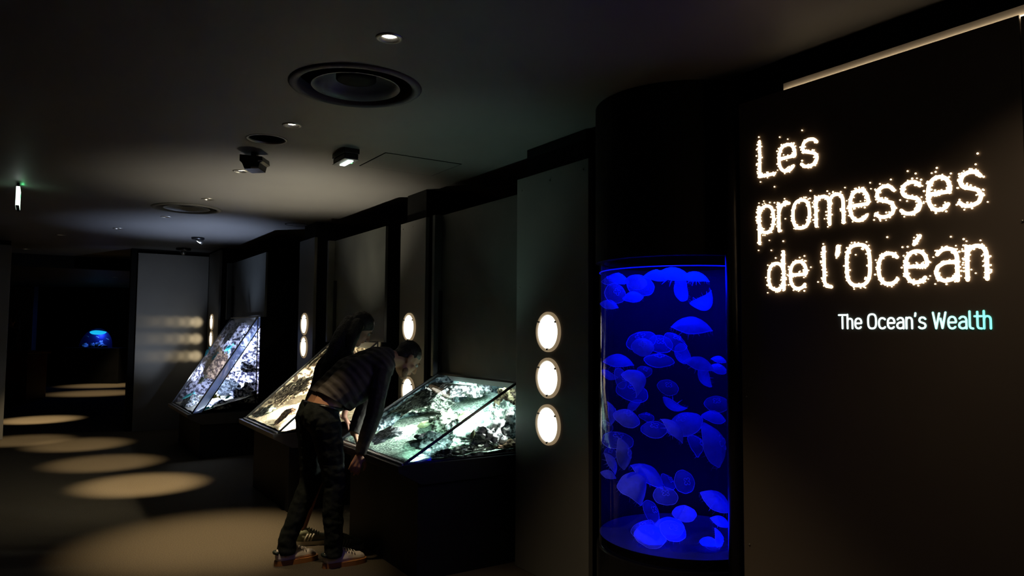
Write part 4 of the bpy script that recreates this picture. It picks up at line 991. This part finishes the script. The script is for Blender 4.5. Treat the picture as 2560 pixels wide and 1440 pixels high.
link_mesh('water_surface', bm, emit('water_glow', (0.01, 0.55, 1.0), 0.9), t, True)  # emission stands in for lamplight on the water surface
lamp('dome_lamp', 'POINT', DC + V3((0.1, -0.05, 1.40)), 7, (0.05, 0.16, 1.0), None, shadow_soft_size=0.05)
for lab, x, y, sz in (('round rock at the left inside the blue dome aquarium', -0.36, 0.0, (0.09, 0.09, 0.08)), ('rock left of centre inside the blue dome aquarium', -0.12, 0.0, (0.09, 0.08, 0.085)),
                      ('largest rock inside the blue dome aquarium', 0.10, 0.03, (0.13, 0.1, 0.12)), ('flat pale stone at the right inside the blue dome aquarium', 0.22, -0.12, (0.2, 0.1, 0.06))):
    rock(lab, DC + V3((x, y, 1.03 + sz[2] * 0.6)), sz, M['rock_night'], int(x * 10) + 70, 'rocks in the dome aquarium', sub=3)
for lab, x, z in (('tiny pale fish at the left inside the blue dome aquarium', -0.27, 1.36), ('tiny pale fish in the middle of the blue dome aquarium', 0.03, 1.34), ('tiny pale fish at the right inside the blue dome aquarium', 0.34, 1.28)):
    fish(lab, DC + V3((x, -0.05, z)), 0.11, V3((1, -0.2, -0.4)), M['fish_pale'], 'fish in the dome aquarium', 0.22)

# ================================================================== PEOPLE
def ico_cloud(c, r, sub=2):
    b = bmesh.new(); bmesh.ops.create_icosphere(b, subdivisions=sub, radius=1.0); pts = [v.co.copy() for v in b.verts]; b.free(); return pts
SPH = ico_cloud(None, 1.0)
def hull_into(bm, pts):
    vs_ = [bm.verts.new(p) for p in pts]
    r = bmesh.ops.convex_hull(bm, input=vs_, use_existing_faces=False)
    dead = [g for g in r['geom_interior'] if isinstance(g, bmesh.types.BMVert)] + [g for g in r['geom_unused'] if isinstance(g, bmesh.types.BMVert)]
    dead = list({v for v in dead if v.is_valid and not v.link_faces})
    if dead: bmesh.ops.delete(bm, geom=dead, context='VERTS')
def cap(p0, r0, p1, r1): return [V3(p0) + c * r0 for c in SPH] + [V3(p1) + c * r1 for c in SPH]
def ell(c, ax, rad):     # ax: three unit axes
    return [V3(c) + ax[0] * (q.x * rad[0]) + ax[1] * (q.y * rad[1]) + ax[2] * (q.z * rad[2]) for q in SPH]
def chain(pts):          # [(point, radius), ...]
    return [cap(a[0], a[1], b[0], b[1]) for a, b in zip(pts, pts[1:])]
def blob(name, prims, m, parent, voxel=0.007, smooth=6, cuts=(), wrinkle=None):
    """one continuous skin over tapered limbs"""
    bm = bmesh.new()
    for pr in prims: hull_into(bm, pr)
    bmesh.ops.recalc_face_normals(bm, faces=bm.faces)
    me = bpy.data.meshes.new(name); bm.to_mesh(me); bm.free()
    tmp = bpy.data.objects.new(name, me); COL.objects.link(tmp)
    md = tmp.modifiers.new('r', 'REMESH'); md.mode = 'VOXEL'; md.voxel_size = voxel
    ms = tmp.modifiers.new('s', 'SMOOTH'); ms.factor = 0.5; ms.iterations = smooth
    me2 = bpy.data.meshes.new_from_object(tmp.evaluated_get(bpy.context.evaluated_depsgraph_get()))
    bpy.data.objects.remove(tmp)
    if wrinkle:
        amp, sc, stretch = wrinkle; me2.update()
        for v in me2.vertices:
            q = v.co; n1 = noise.noise(V3((q.x * sc, q.y * sc, q.z * sc * stretch))) + 0.5 * noise.noise(V3((q.x * sc * 2.3, q.y * sc * 2.3, q.z * sc * stretch * 2)))
            v.co = v.co + v.normal * (amp * n1)
    if cuts:
        bm = bmesh.new(); bm.from_mesh(me2)
        for p, n in cuts:
            bmesh.ops.bisect_plane(bm, geom=bm.verts[:] + bm.edges[:] + bm.faces[:], plane_co=p, plane_no=n, clear_inner=True, clear_outer=False)
        bm.to_mesh(me2); bm.free()
    me2.materials.clear(); me2.materials.append(m); me2.shade_smooth()
    o = bpy.data.objects.new(name, me2); COL.objects.link(o)
    if parent is not None: o.parent = parent; o.matrix_parent_inverse = parent_root_inv(parent)
    return o
def parent_root_inv(p):
    m = p.matrix_basis.copy() if p.parent is None else Matrix.Identity(4)
    return m.inverted()
def head_prims(c, fd, ud, s=1.0, beard=0.0):
    rd = fd.cross(ud).normalized(); ax = (rd, fd, ud)
    A = lambda r, f, u_: c + rd * (r * s) + fd * (f * s) + ud * (u_ * s)
    pr = [ell(A(0, -0.012, 0.035), ax, (0.076 * s, 0.097 * s, 0.088 * s)), ell(A(0, 0.022, -0.03), ax, (0.062 * s, 0.068 * s, 0.088 * s)),
          cap(A(0.035, 0.02, -0.075), 0.03 * s, A(0.012, 0.068, -0.105), 0.022 * s), cap(A(-0.035, 0.02, -0.075), 0.03 * s, A(-0.012, 0.068, -0.105), 0.022 * s),
          cap(A(0, 0.070, -0.102), 0.019 * s, A(0, 0.066, -0.095), 0.02 * s),
          cap(A(0, 0.088, 0.012), 0.008 * s, A(0, 0.112, -0.028), 0.0125 * s), cap(A(0.012, 0.098, -0.032), 0.009 * s, A(-0.012, 0.098, -0.032), 0.009 * s),
          cap(A(0.034, 0.078, 0.026), 0.010 * s, A(-0.034, 0.078, 0.026), 0.010 * s),
          cap(A(0.014, 0.088, -0.058), 0.008 * s, A(-0.014, 0.088, -0.058), 0.008 * s), cap(A(0.012, 0.086, -0.069), 0.009 * s, A(-0.012, 0.086, -0.069), 0.009 * s),
          cap(A(0.036, 0.066, -0.025), 0.018 * s, A(0.044, 0.05, -0.03), 0.02 * s), cap(A(-0.036, 0.066, -0.025), 0.018 * s, A(-0.044, 0.05, -0.03), 0.02 * s)]
    for q in (1, -1):
        pr.append(ell(A(q * 0.078, -0.012, -0.008), (rd, fd, ud), (0.010 * s, 0.019 * s, 0.032 * s)))
        pr.append(cap(A(q * 0.074, -0.012, -0.03), 0.008 * s, A(q * 0.07, -0.005, -0.036), 0.008 * s))
    return pr
def face_bits(parent, c, fd, ud, s=1.0, browmat=None):
    rd = fd.cross(ud).normalized()
    for q in (1, -1):
        e = c + rd * (q * 0.031 * s) + fd * (0.074 * s) + ud * (0.008 * s)
        bm = bmesh.new(); bmesh.ops.create_uvsphere(bm, u_segments=16, v_segments=10, radius=0.0125 * s)
        o = link_mesh('eye', bm, M['eye'], parent, True); o.matrix_parent_inverse = parent_root_inv(parent); o.location = e
        bm = bmesh.new(); bmesh.ops.create_uvsphere(bm, u_segments=12, v_segments=8, radius=0.006 * s)
        i = link_mesh('iris', bm, M['black'], o, True); i.location = fd * (0.0085 * s)
        bm = bmesh.new()
        a = c + rd * (q * 0.014 * s) + fd * (0.090 * s) + ud * (0.026 * s); b = c + rd * (q * 0.032 * s) + fd * (0.085 * s) + ud * (0.033 * s); d = c + rd * (q * 0.050 * s) + fd * (0.070 * s) + ud * (0.026 * s)
        tube(bm, [a, b, d], [0.003 * s, 0.0042 * s, 0.002 * s], 6)
        o = link_mesh('eyebrow', bm, browmat or M['hair'], parent, True); o.matrix_parent_inverse = parent_root_inv(parent)
def hand_prims(wrist, d, n, t, s=1.0, curl=25, spread=0.02):
    """d: towards the fingertips, n: out of the palm, t: thumb side"""
    d = d.normalized(); n = (n - d * n.dot(d)).normalized(); t = (t - d * t.dot(d) - n * t.dot(n)).normalized()
    A = lambda a, b, c: wrist + d * (a * s) + t * (b * s) + n * (c * s)
    pr = [cap(A(0.0, 0, 0), 0.024 * s, A(0.03, 0.012, 0.0), 0.017 * s), cap(A(0.02, 0.016, 0), 0.016 * s, A(0.085, 0.03, 0), 0.0125 * s),
          cap(A(0.02, -0.012, 0), 0.016 * s, A(0.08, -0.03, 0), 0.0115 * s), cap(A(0.03, 0.0, 0), 0.016 * s, A(0.086, 0.0, 0), 0.0125 * s)]
    for b, L in ((0.032, 0.072), (0.0105, 0.080), (-0.0105, 0.074), (-0.031, 0.058)):
        p = A(0.086 - abs(b - 0.01) * 0.15, b, 0); ang = 0; dirv = d
        segs = [(p, 0.0098 * s)]
        for i, fr in enumerate((0.45, 0.30, 0.25)):
            ang += math.radians(curl * (0.7 + 0.3 * i) + (4 if b < 0 else 0)); dirv = (d * math.cos(ang) + n * math.sin(ang) + t * (b * 1.5)).normalized()
            p = p + dirv * (L * fr * s); segs.append((p, (0.0092, 0.0085, 0.0075)[i] * s))
        pr += chain(segs)
    p = A(0.022, 0.026, 0.008)
    dv = (d * 0.62 + t * 0.70 + n * 0.30).normalized(); p1 = p + dv * 0.045 * s; dv2 = (d * 0.85 + t * 0.30 + n * 0.40).normalized(); p2 = p1 + dv2 * 0.032 * s; p3 = p2 + (d * 0.9 + n * 0.35).normalized() * 0.024 * s
    pr += chain([(p, 0.014 * s), (p1, 0.0115 * s), (p2, 0.010 * s), (p3, 0.008 * s)])
    return pr
def make_shoe(parent, heel, dirv, L, upm, solem, wide=0.048, heeltab=None, stripes=None, lacem=None, tongue=None):
    x = V3((dirv.x, dirv.y, 0)).normalized(); y = Z.cross(x)
    Q = lambda a, b, c: V3((heel.x, heel.y, 0)) + x * (a * L) + y * b + Z * c
    pr = [cap(Q(0.13, 0, 0.055), 0.036, Q(0.15, 0, 0.075), 0.038), cap(Q(0.13, 0, 0.05), 0.037, Q(0.5, 0, 0.05), 0.040), cap(Q(0.5, 0, 0.052), 0.038, Q(0.82, 0.004, 0.042), 0.036),
          cap(Q(0.30, 0, 0.085), 0.032, Q(0.60, 0, 0.062), 0.034), cap(Q(0.74, 0.008, 0.040), wide * 0.78, Q(0.88, 0.004, 0.036), 0.030), cap(Q(0.10, 0, 0.05), 0.030, Q(0.085, 0, 0.088), 0.022),
          cap(Q(0.35, 0, 0.098), 0.026, Q(0.42, 0, 0.092), 0.026)]
    up = blob('shoe', pr, upm, parent, 0.006, 3, cuts=[(Q(0, 0, 0.018), Z)])
    bm = bmesh.new(); pts = []
    for i in range(40):
        a = 2 * PI * i / 40; cx = math.cos(a); sx = math.sin(a)
        px_ = 0.5 + 0.515 * math.copysign(abs(cx) ** 0.8, cx); wd = (0.040 + (wide - 0.038) * max(0, min(1, (px_ - 0.3) / 0.4))) * 1.03
        pts.append(Q(px_, wd * math.copysign(abs(sx) ** 0.75, sx), 0.0))
    prism(bm, pts, Z * 0.032); bmesh.ops.recalc_face_normals(bm, faces=bm.faces)
    link_mesh('sole', bm, solem, up)
    if lacem:
        for i in range(5):
            a = 0.42 + 0.07 * i; zz = 0.124 - 0.0085 * i - 0.0
            bm = bmesh.new(); tube(bm, [Q(a, -0.028, zz - 0.016), Q(a + 0.01, -0.012, zz - 0.003), Q(a + 0.01, 0.012, zz - 0.003), Q(a, 0.028, zz - 0.016)], 0.0045, 6)
            link_mesh('lace', bm, lacem, up, True)
    if heeltab:
        bm = bmesh.new(); tube(bm, [Q(0.045, -0.030, 0.085), Q(-0.005, -0.016, 0.088), Q(-0.018, 0, 0.089), Q(-0.005, 0.016, 0.088), Q(0.045, 0.030, 0.085)], 0.012, 8)
        link_mesh('heel_tab', bm, heeltab, up, True)
    if stripes:
        for i in range(3):
            a = 0.30 + 0.09 * i
            for q in (-1, 1):
                bm = bmesh.new(); tube(bm, [Q(a, q * 0.0405, 0.035), Q(a + 0.05, q * 0.0405, 0.06), Q(a + 0.10, q * 0.034, 0.085)], 0.0065, 6); link_mesh('stripe', bm, stripes, up, True)
    return up

# ---- the stooping man
def J(x, y, u): return on_u(x, y, u)
man = thing('person', 'man in a dark striped sweater and white sneakers stooping over the low aquarium', 'person', Matrix.Translation(P(4.93, 1.62, 0)))
mh = J(1018, 897, 4.92); fd = (W * math.cos(math.radians(46)) - Z * math.sin(math.radians(46))); ud = (W * math.sin(math.radians(46)) + Z * math.cos(math.radians(46)))
Pm = lambda u, v, z: P(u, v, z)
pel = Pm(4.92, 1.64, 1.02)
hR, kR, aR = Pm(4.835, 1.655, 0.985), Pm(4.825, 1.725, 0.545), Pm(4.825, 1.725, 0.115)
hL, kL, aL = Pm(5.0, 1.62, 0.985), Pm(5.035, 1.63, 0.55), Pm(5.05, 1.475, 0.125)
wa, ch, uc, nk = Pm(4.92, 1.70, 1.14), Pm(4.92, 1.875, 1.29), Pm(4.92, 2.03, 1.365), Pm(4.92, 2.14, 1.405)
sR, eR, wR = Pm(4.735, 2.02, 1.345), Pm(4.72, 1.96, 1.03), Pm(4.74, 1.865, 0.755)
tipR = Pm(4.745, 1.815, 0.60)
sL, eL, wL = Pm(5.075, 2.04, 1.345), Pm(5.075, 2.03, 1.06), Pm(5.045, 1.935, 0.855)
tipL = Pm(5.03, 1.985, 0.80)
S_ = lambda p, o: p + U * o
skin = []
for o_ in (-0.065, 0.065): skin += chain([(S_(pel, o_), 0.105), (S_(wa, o_), 0.093), (S_(ch, o_), 0.105), (S_(uc, o_ * 1.2), 0.09)])
skin += chain([(uc, 0.09), (nk, 0.062), (mh - fd * 0.02 - ud * 0.04, 0.056)])
for h_, k_, a_, hl, dv in ((hR, kR, aR, Pm(4.825, 1.665, 0.05), W), (hL, kL, aL, Pm(5.045, 1.42, 0.05), W)):
    skin += chain([(h_, 0.088), ((h_ + k_) / 2, 0.070), (k_, 0.054), (k_ * 0.65 + a_ * 0.35 - W * 0.012, 0.052), (a_, 0.036), (hl + W * 0.03, 0.032), (hl + W * 0.20 - Z * 0.012, 0.026)])
for s__, e_, w_ in ((sR, eR, wR), (sL, eL, wL)):
    skin += chain([(uc + (s__ - uc) * 0.35, 0.072), (s__, 0.060), ((s__ + e_) / 2, 0.046), (e_, 0.038), (e_ * 0.6 + w_ * 0.4, 0.037), (w_, 0.025)])
skin += head_prims(mh, fd, ud, 1.06)
skin += hand_prims(wR, tipR - wR, U + W * 0.3, W - U * 0.2, 1.0, 22)
skin += hand_prims(wL, tipL - wL, -Z, -U, 1.0, 18)
blob('body', skin, M['skin'], man, 0.0055, 4)
face_bits(man, mh, fd, ud, 1.06)
# trousers
tw = []
for o_ in (-0.06, 0.06): tw += chain([(S_(Pm(4.92, 1.665, 1.12), o_), 0.110), (S_(pel - Z * 0.01 - W * 0.018, o_), 0.125)])
for h_, k_, a_ in ((hR, kR, aR), (hL, kL, aL)):
    tw += chain([(h_ - W * 0.012, 0.112), ((h_ + k_) / 2, 0.092), (k_, 0.077), (k_ * 0.6 + a_ * 0.4 - W * 0.01, 0.072), (a_ + Z * 0.03, 0.062), (a_ - Z * 0.035, 0.066)])
p1, p2 = J(751, 999, 4.92), J(828, 1013, 4.92); dr = (p2 - p1).normalized(); nn_ = U.cross(dr).normalized()
if nn_.z > 0: nn_ = -nn_
tro = blob('trousers', tw, M['denim'], man, 0.008, 5, cuts=[(p1, nn_), (Z * 0.07, Z)], wrinkle=(0.0055, 13, 1.7))
bm = bmesh.new(); cen = (Pm(4.92, 1.668, 1.105))
ringp = []
for i in range(40):
    a = 2 * PI * i / 40; q = cen + U * (0.173 * math.cos(a)) + dr * (0.118 * math.sin(a)); q = q - nn_ * ((q - p1).dot(nn_)) + nn_ * 0.014; ringp.append(q)
tube(bm, ringp, 0.014, 6, True); o = link_mesh('belt', bm, M['black'], tro, True)
# sweater: torso plus two sleeves
sw = []
for o_ in (-0.075, 0.075): sw += chain([(S_(wa - W * 0.02 - Z * 0.03, o_), 0.118), (S_(ch - W * 0.0 - Z * 0.012, o_), 0.134), (S_(uc - Z * 0.015, o_ * 1.25), 0.120)])
sw += chain([(uc, 0.12), (nk - W * 0.02, 0.078)])
for s__ in (sR, sL): sw.append(cap(uc, 0.11, s__, 0.082))
sw.append(cap(Pm(4.85, 1.80, 1.13), 0.10, Pm(4.86, 1.9, 1.20), 0.11)); sw.append(cap(Pm(4.99, 1.80, 1.13), 0.10, Pm(4.98, 1.9, 1.20), 0.11))
h1_, h2_ = J(752, 957, 4.92), J(862, 1024, 4.92); hd = (h2_ - h1_).normalized(); hn = hd.cross(U).normalized()
if hn.z < 0: hn = -hn
knit = bpy.data.materials.new('striped_knit'); knit.use_nodes = True; nt = knit.node_tree; b = nt.nodes['Principled BSDF']; b.inputs['Roughness'].default_value = 0.85; b.inputs['Specular IOR Level'].default_value = 0.2
tc = nt.nodes.new('ShaderNodeTexCoord'); vm = nt.nodes.new('ShaderNodeVectorMath'); vm.operation = 'DOT_PRODUCT'
spine = (nk - pel).normalized(); vm.inputs[1].default_value = spine
ns = nt.nodes.new('ShaderNodeTexNoise'); ns.inputs['Scale'].default_value = 6
ad = nt.nodes.new('ShaderNodeMath'); ad.operation = 'MULTIPLY_ADD'; ad.inputs[1].default_value = 0.025
mu = nt.nodes.new('ShaderNodeMath'); mu.operation = 'MULTIPLY'; mu.inputs[1].default_value = 2 * PI / 0.054
sn = nt.nodes.new('ShaderNodeMath'); sn.operation = 'SINE'
rp_ = nt.nodes.new('ShaderNodeValToRGB'); rp_.color_ramp.elements[0].position = 0.38; rp_.color_ramp.elements[1].position = 0.72
rp_.color_ramp.elements[0].color = (0.060, 0.052, 0.046, 1); rp_.color_ramp.elements[1].color = (0.088, 0.078, 0.070, 1)
mr = nt.nodes.new('ShaderNodeMapRange'); mr.inputs[1].default_value = -1; mr.inputs[2].default_value = 1
nt.links.new(tc.outputs['Object'], vm.inputs[0]); nt.links.new(tc.outputs['Object'], ns.inputs['Vector']); nt.links.new(ns.outputs['Fac'], ad.inputs[0]); nt.links.new(vm.outputs['Value'], ad.inputs[2])
nt.links.new(ad.outputs[0], mu.inputs[0]); nt.links.new(mu.outputs[0], sn.inputs[0]); nt.links.new(sn.outputs[0], mr.inputs[0]); nt.links.new(mr.outputs[0], rp_.inputs['Fac']); nt.links.new(rp_.outputs['Color'], b.inputs['Base Color'])
bp = nt.nodes.new('ShaderNodeBump'); bp.inputs['Strength'].default_value = 0.5; bp.inputs['Distance'].default_value = 0.01
nt.links.new(sn.outputs[0], bp.inputs['Height']); nt.links.new(bp.outputs['Normal'], b.inputs['Normal'])
swt = blob('sweater', sw, knit, man, 0.008, 6, cuts=[(h1_, hn)], wrinkle=(0.005, 11, 1.5))
for s__, e_, w_ in ((sR, eR, wR), (sL, eL, wL)):
    sl = chain([(s__ + (uc - s__) * 0.3, 0.086), (s__, 0.078), ((s__ + e_) / 2, 0.066), (e_, 0.060), (e_ * 0.5 + w_ * 0.5, 0.053), (w_ + (e_ - w_) * 0.06, 0.042)])
    blob('sleeve', sl, M['sleeve'], swt, 0.007, 4, cuts=[(w_ + (e_ - w_) * 0.02, (e_ - w_).normalized())], wrinkle=(0.004, 14, 1.6))
# short hair
hp = [ell(mh - fd * 0.02 + ud * 0.045, (fd.cross(ud), fd, ud), (0.085, 0.104, 0.092)), ell(mh - fd * 0.055 - ud * 0.02, (fd.cross(ud), fd, ud), (0.078, 0.06, 0.06))]
blob('hair', hp, M['hair'], man, 0.006, 4, cuts=[(mh + ud * 0.052 + fd * 0.07, (-fd * 0.55 + ud * 0.83).normalized())], wrinkle=(0.002, 60, 1))
bd = [cap(mh + fd * 0.03 - ud * 0.085 + U * q * 0.052, 0.026, mh + fd * 0.070 - ud * 0.112 + U * q * 0.012, 0.022) for q in (1, -1)]
blob('beard', bd, mat('stubble', (0.26, 0.13, 0.08), 0.8, var=0.4, scale=90), man, 0.005, 3)
green = mat('dark_green_leather', (0.008, 0.02, 0.014), 0.5, var=0.2)
make_shoe(man, Pm(4.825, 1.655, 0), W - U * 0.02, 0.30, M['white'], M['gum'], heeltab=green, lacem=M['white'])
make_shoe(man, Pm(5.048, 1.395, 0), W + U * 0.03, 0.295, M['white'], M['gum'], heeltab=green, lacem=M['white'])

# ---- the woman beyond him
wom = thing('person', 'long-haired woman in a black top and shorts behind the stooping man', 'person', Matrix.Translation(P(5.35, 1.86, 0)))
fh = J(902, 822, 5.4); g1 = math.radians(44); f2 = (W * math.cos(g1) - Z * math.sin(g1) - U * 0.12).normalized(); r2 = f2.cross(Z).normalized(); u2 = r2.cross(f2).normalized()
wp, ww_, wc, wu, wn = P(5.40, 1.80, 0.99), P(5.40, 1.84, 1.14), P(5.40, 1.88, 1.30), P(5.40, 1.955, 1.42), P(5.40, 2.02, 1.49)
whR, wkR, waR = P(5.32, 1.815, 0.95), P(5.20, 1.865, 0.535), P(5.135, 1.86, 0.11)
whL, wkL, waL = P(5.48, 1.80, 0.95), P(5.46, 1.84, 0.52), P(5.455, 1.70, 0.11)
wsR, weR, wwR = P(5.265, 1.95, 1.385), P(5.295, 1.99, 1.14), P(5.30, 1.955, 0.945)
wsL, weL, wwL = P(5.56, 1.95, 1.385), P(5.62, 1.99, 1.12), P(5.58, 1.95, 0.95)
sk = []
for o_ in (-0.055, 0.055): sk += chain([(S_(wp, o_), 0.098), (S_(ww_, o_ * 0.8), 0.078), (S_(wc, o_), 0.088), (S_(wu, o_), 0.07)])
sk += chain([(wu, 0.07), (wn, 0.05), (fh - f2 * 0.02 - u2 * 0.05, 0.046)])
for h_, k_, a_ in ((whR, wkR, waR), (whL, wkL, waL)):
    sk += chain([(h_, 0.088), ((h_ + k_) / 2, 0.068), (k_, 0.048), (k_ * 0.65 + a_ * 0.35 - W * 0.012, 0.049), (a_, 0.033), (a_ - Z * 0.06 + W * 0.02, 0.03), (a_ - Z * 0.075 + W * 0.15, 0.024)])
for s__, e_, w_ in ((wsR, weR, wwR), (wsL, weL, wwL)):
    sk += chain([(wu + (s__ - wu) * 0.4, 0.055), (s__, 0.048), ((s__ + e_) / 2, 0.038), (e_, 0.032), (e_ * 0.6 + w_ * 0.4, 0.031), (w_, 0.021)])
sk += head_prims(fh, f2, u2, 0.98)
sk += hand_prims(wwR, W * 0.55 - Z * 0.83, -W - Z * 0.3, -U, 0.9, 8); sk += hand_prims(wwL, W * 0.35 - Z * 0.94, -U, W, 0.9, 20)
blob('body', sk, M['redskin'], wom, 0.006, 4)
face_bits(wom, fh, f2, u2, 0.98)
tp = []
for o_ in (-0.06, 0.06): tp += chain([(S_(P(5.40, 1.81, 1.06), o_), 0.104), (S_(ww_, o_), 0.100), (S_(wc, o_), 0.104), (S_(wu - Z * 0.01, o_ * 1.2), 0.080)])
for s__, e_, w_ in ((wsR, weR, wwR), (wsL, weL, wwL)): tp += [cap(wu, 0.075, s__, 0.062)] + chain([(s__, 0.060), ((s__ + e_) / 2, 0.052), (e_, 0.046), (e_ * 0.4 + w_ * 0.6, 0.040)])
blob('top', tp, M['blacktop'], wom, 0.008, 5, cuts=[(P(5.4, 1.8, 1.01), Z)] if 0 else [(P(5.4, 1.8, 0.93), Z)], wrinkle=(0.004, 14, 1.4))
sh = []
for o_ in (-0.055, 0.055): sh += chain([(S_(P(5.40, 1.81, 1.05), o_), 0.105), (S_(wp, o_), 0.112)])
for h_, k_ in ((whR, wkR), (whL, wkL)): sh += chain([(h_, 0.108), (h_ * 0.62 + k_ * 0.38, 0.094)])
blob('shorts', sh, M['greyshorts'], wom, 0.008, 4, cuts=[(P(5.4, 1.8, 0.82), Z)], wrinkle=(0.004, 16, 1.2))
rr2 = f2.cross(u2)
hl = [ell(fh - f2 * 0.022 + u2 * 0.042, (rr2, f2, u2), (0.086, 0.106, 0.094)), ell(fh - f2 * 0.065 - u2 * 0.005, (rr2, f2, u2), (0.08, 0.06, 0.08))]
back_nape = fh - f2 * 0.085 - u2 * 0.03
hl0 = hl; hl = []
hl += chain([(back_nape, 0.070), (P(5.37, 1.955, 1.56), 0.068), (P(5.345, 1.905, 1.49), 0.060), (P(5.33, 1.86, 1.40), 0.050), (P(5.32, 1.82, 1.30), 0.030)])
hl += chain([(fh - f2 * 0.05 + rr2 * 0.06, 0.052), (P(5.30, 2.01, 1.55), 0.050), (P(5.28, 1.98, 1.45), 0.036)])
hcap = blob('hair', hl0, M['hair'], wom, 0.007, 4, cuts=[(fh + u2 * 0.055 + f2 * 0.075, (-f2 * 0.72 + u2 * 0.69).normalized())], wrinkle=(0.003, 40, 0.4))
blob('hair_length', hl, M['hair'], wom, 0.007, 4, wrinkle=(0.004, 40, 0.4))
make_shoe(wom, waR - W * 0.055, W - U * 0.05, 0.25, M['suede'], M['cream'], 0.044, None, M['cream'], M['suede'])
make_shoe(wom, waL - W * 0.055, W - U * 0.35, 0.25, M['suede'], M['cream'], 0.044, None, M['cream'], M['suede'])

# ---- dim figure behind the red counter
far = thing('person', 'dim dark-haired person standing behind the far red counter', 'person', Matrix.Translation((-11.9, 17.25, 0)))
X_ = V3((1, 0, 0)); fx = V3((-0.75, -0.66, 0)).normalized(); B0 = V3((-11.9, 17.25, 0)); rx = fx.cross(Z)
fb = chain([(B0 + Z * 0.95, 0.15), (B0 + Z * 1.2, 0.13), (B0 + Z * 1.42, 0.14), (B0 + Z * 1.56, 0.055), (B0 + Z * 1.66, 0.05)])
for q in (1, -1):
    fb += chain([(B0 + Z * 1.47 + rx * q * 0.16, 0.06), (B0 + Z * 1.2 + rx * q * 0.22, 0.045), (B0 + Z * 1.08 + rx * q * 0.14 + fx * 0.2, 0.035), (B0 + Z * 1.12 + rx * q * 0.1 + fx * 0.3, 0.035)])
    fb += chain([(B0 + Z * 0.92 + rx * q * 0.09, 0.09), (B0 + Z * 0.5 + rx * q * 0.1, 0.06), (B0 + Z * 0.09 + rx * q * 0.1, 0.04), (B0 + Z * 0.03 + rx * q * 0.1 + fx * 0.16, 0.03)])
fbh = B0 + Z * 1.75 + fx * 0.02
fb += head_prims(fbh, fx, Z, 1.0)
blob('body', fb, M['skin'], far, 0.01, 3)
cl = chain([(B0 + Z * 0.85, 0.165), (B0 + Z * 1.2, 0.15), (B0 + Z * 1.45, 0.15)])
for q in (1, -1):
    cl += chain([(B0 + Z * 1.45 + rx * q * 0.17, 0.075), (B0 + Z * 1.2 + rx * q * 0.22, 0.06), (B0 + Z * 1.08 + rx * q * 0.14 + fx * 0.2, 0.05)])
    cl += chain([(B0 + Z * 0.92 + rx * q * 0.09, 0.11), (B0 + Z * 0.5 + rx * q * 0.1, 0.08), (B0 + Z * 0.12 + rx * q * 0.1, 0.07)])
blob('clothes', cl, M['blacktop'], far, 0.012, 3)
blob('hair', [ell(fbh - fx * 0.03 + Z * 0.035, (rx, fx, Z), (0.095, 0.10, 0.10)), cap(fbh - fx * 0.06, 0.08, fbh - fx * 0.06 - Z * 0.2, 0.07)], M['hair'], far, 0.01, 3)
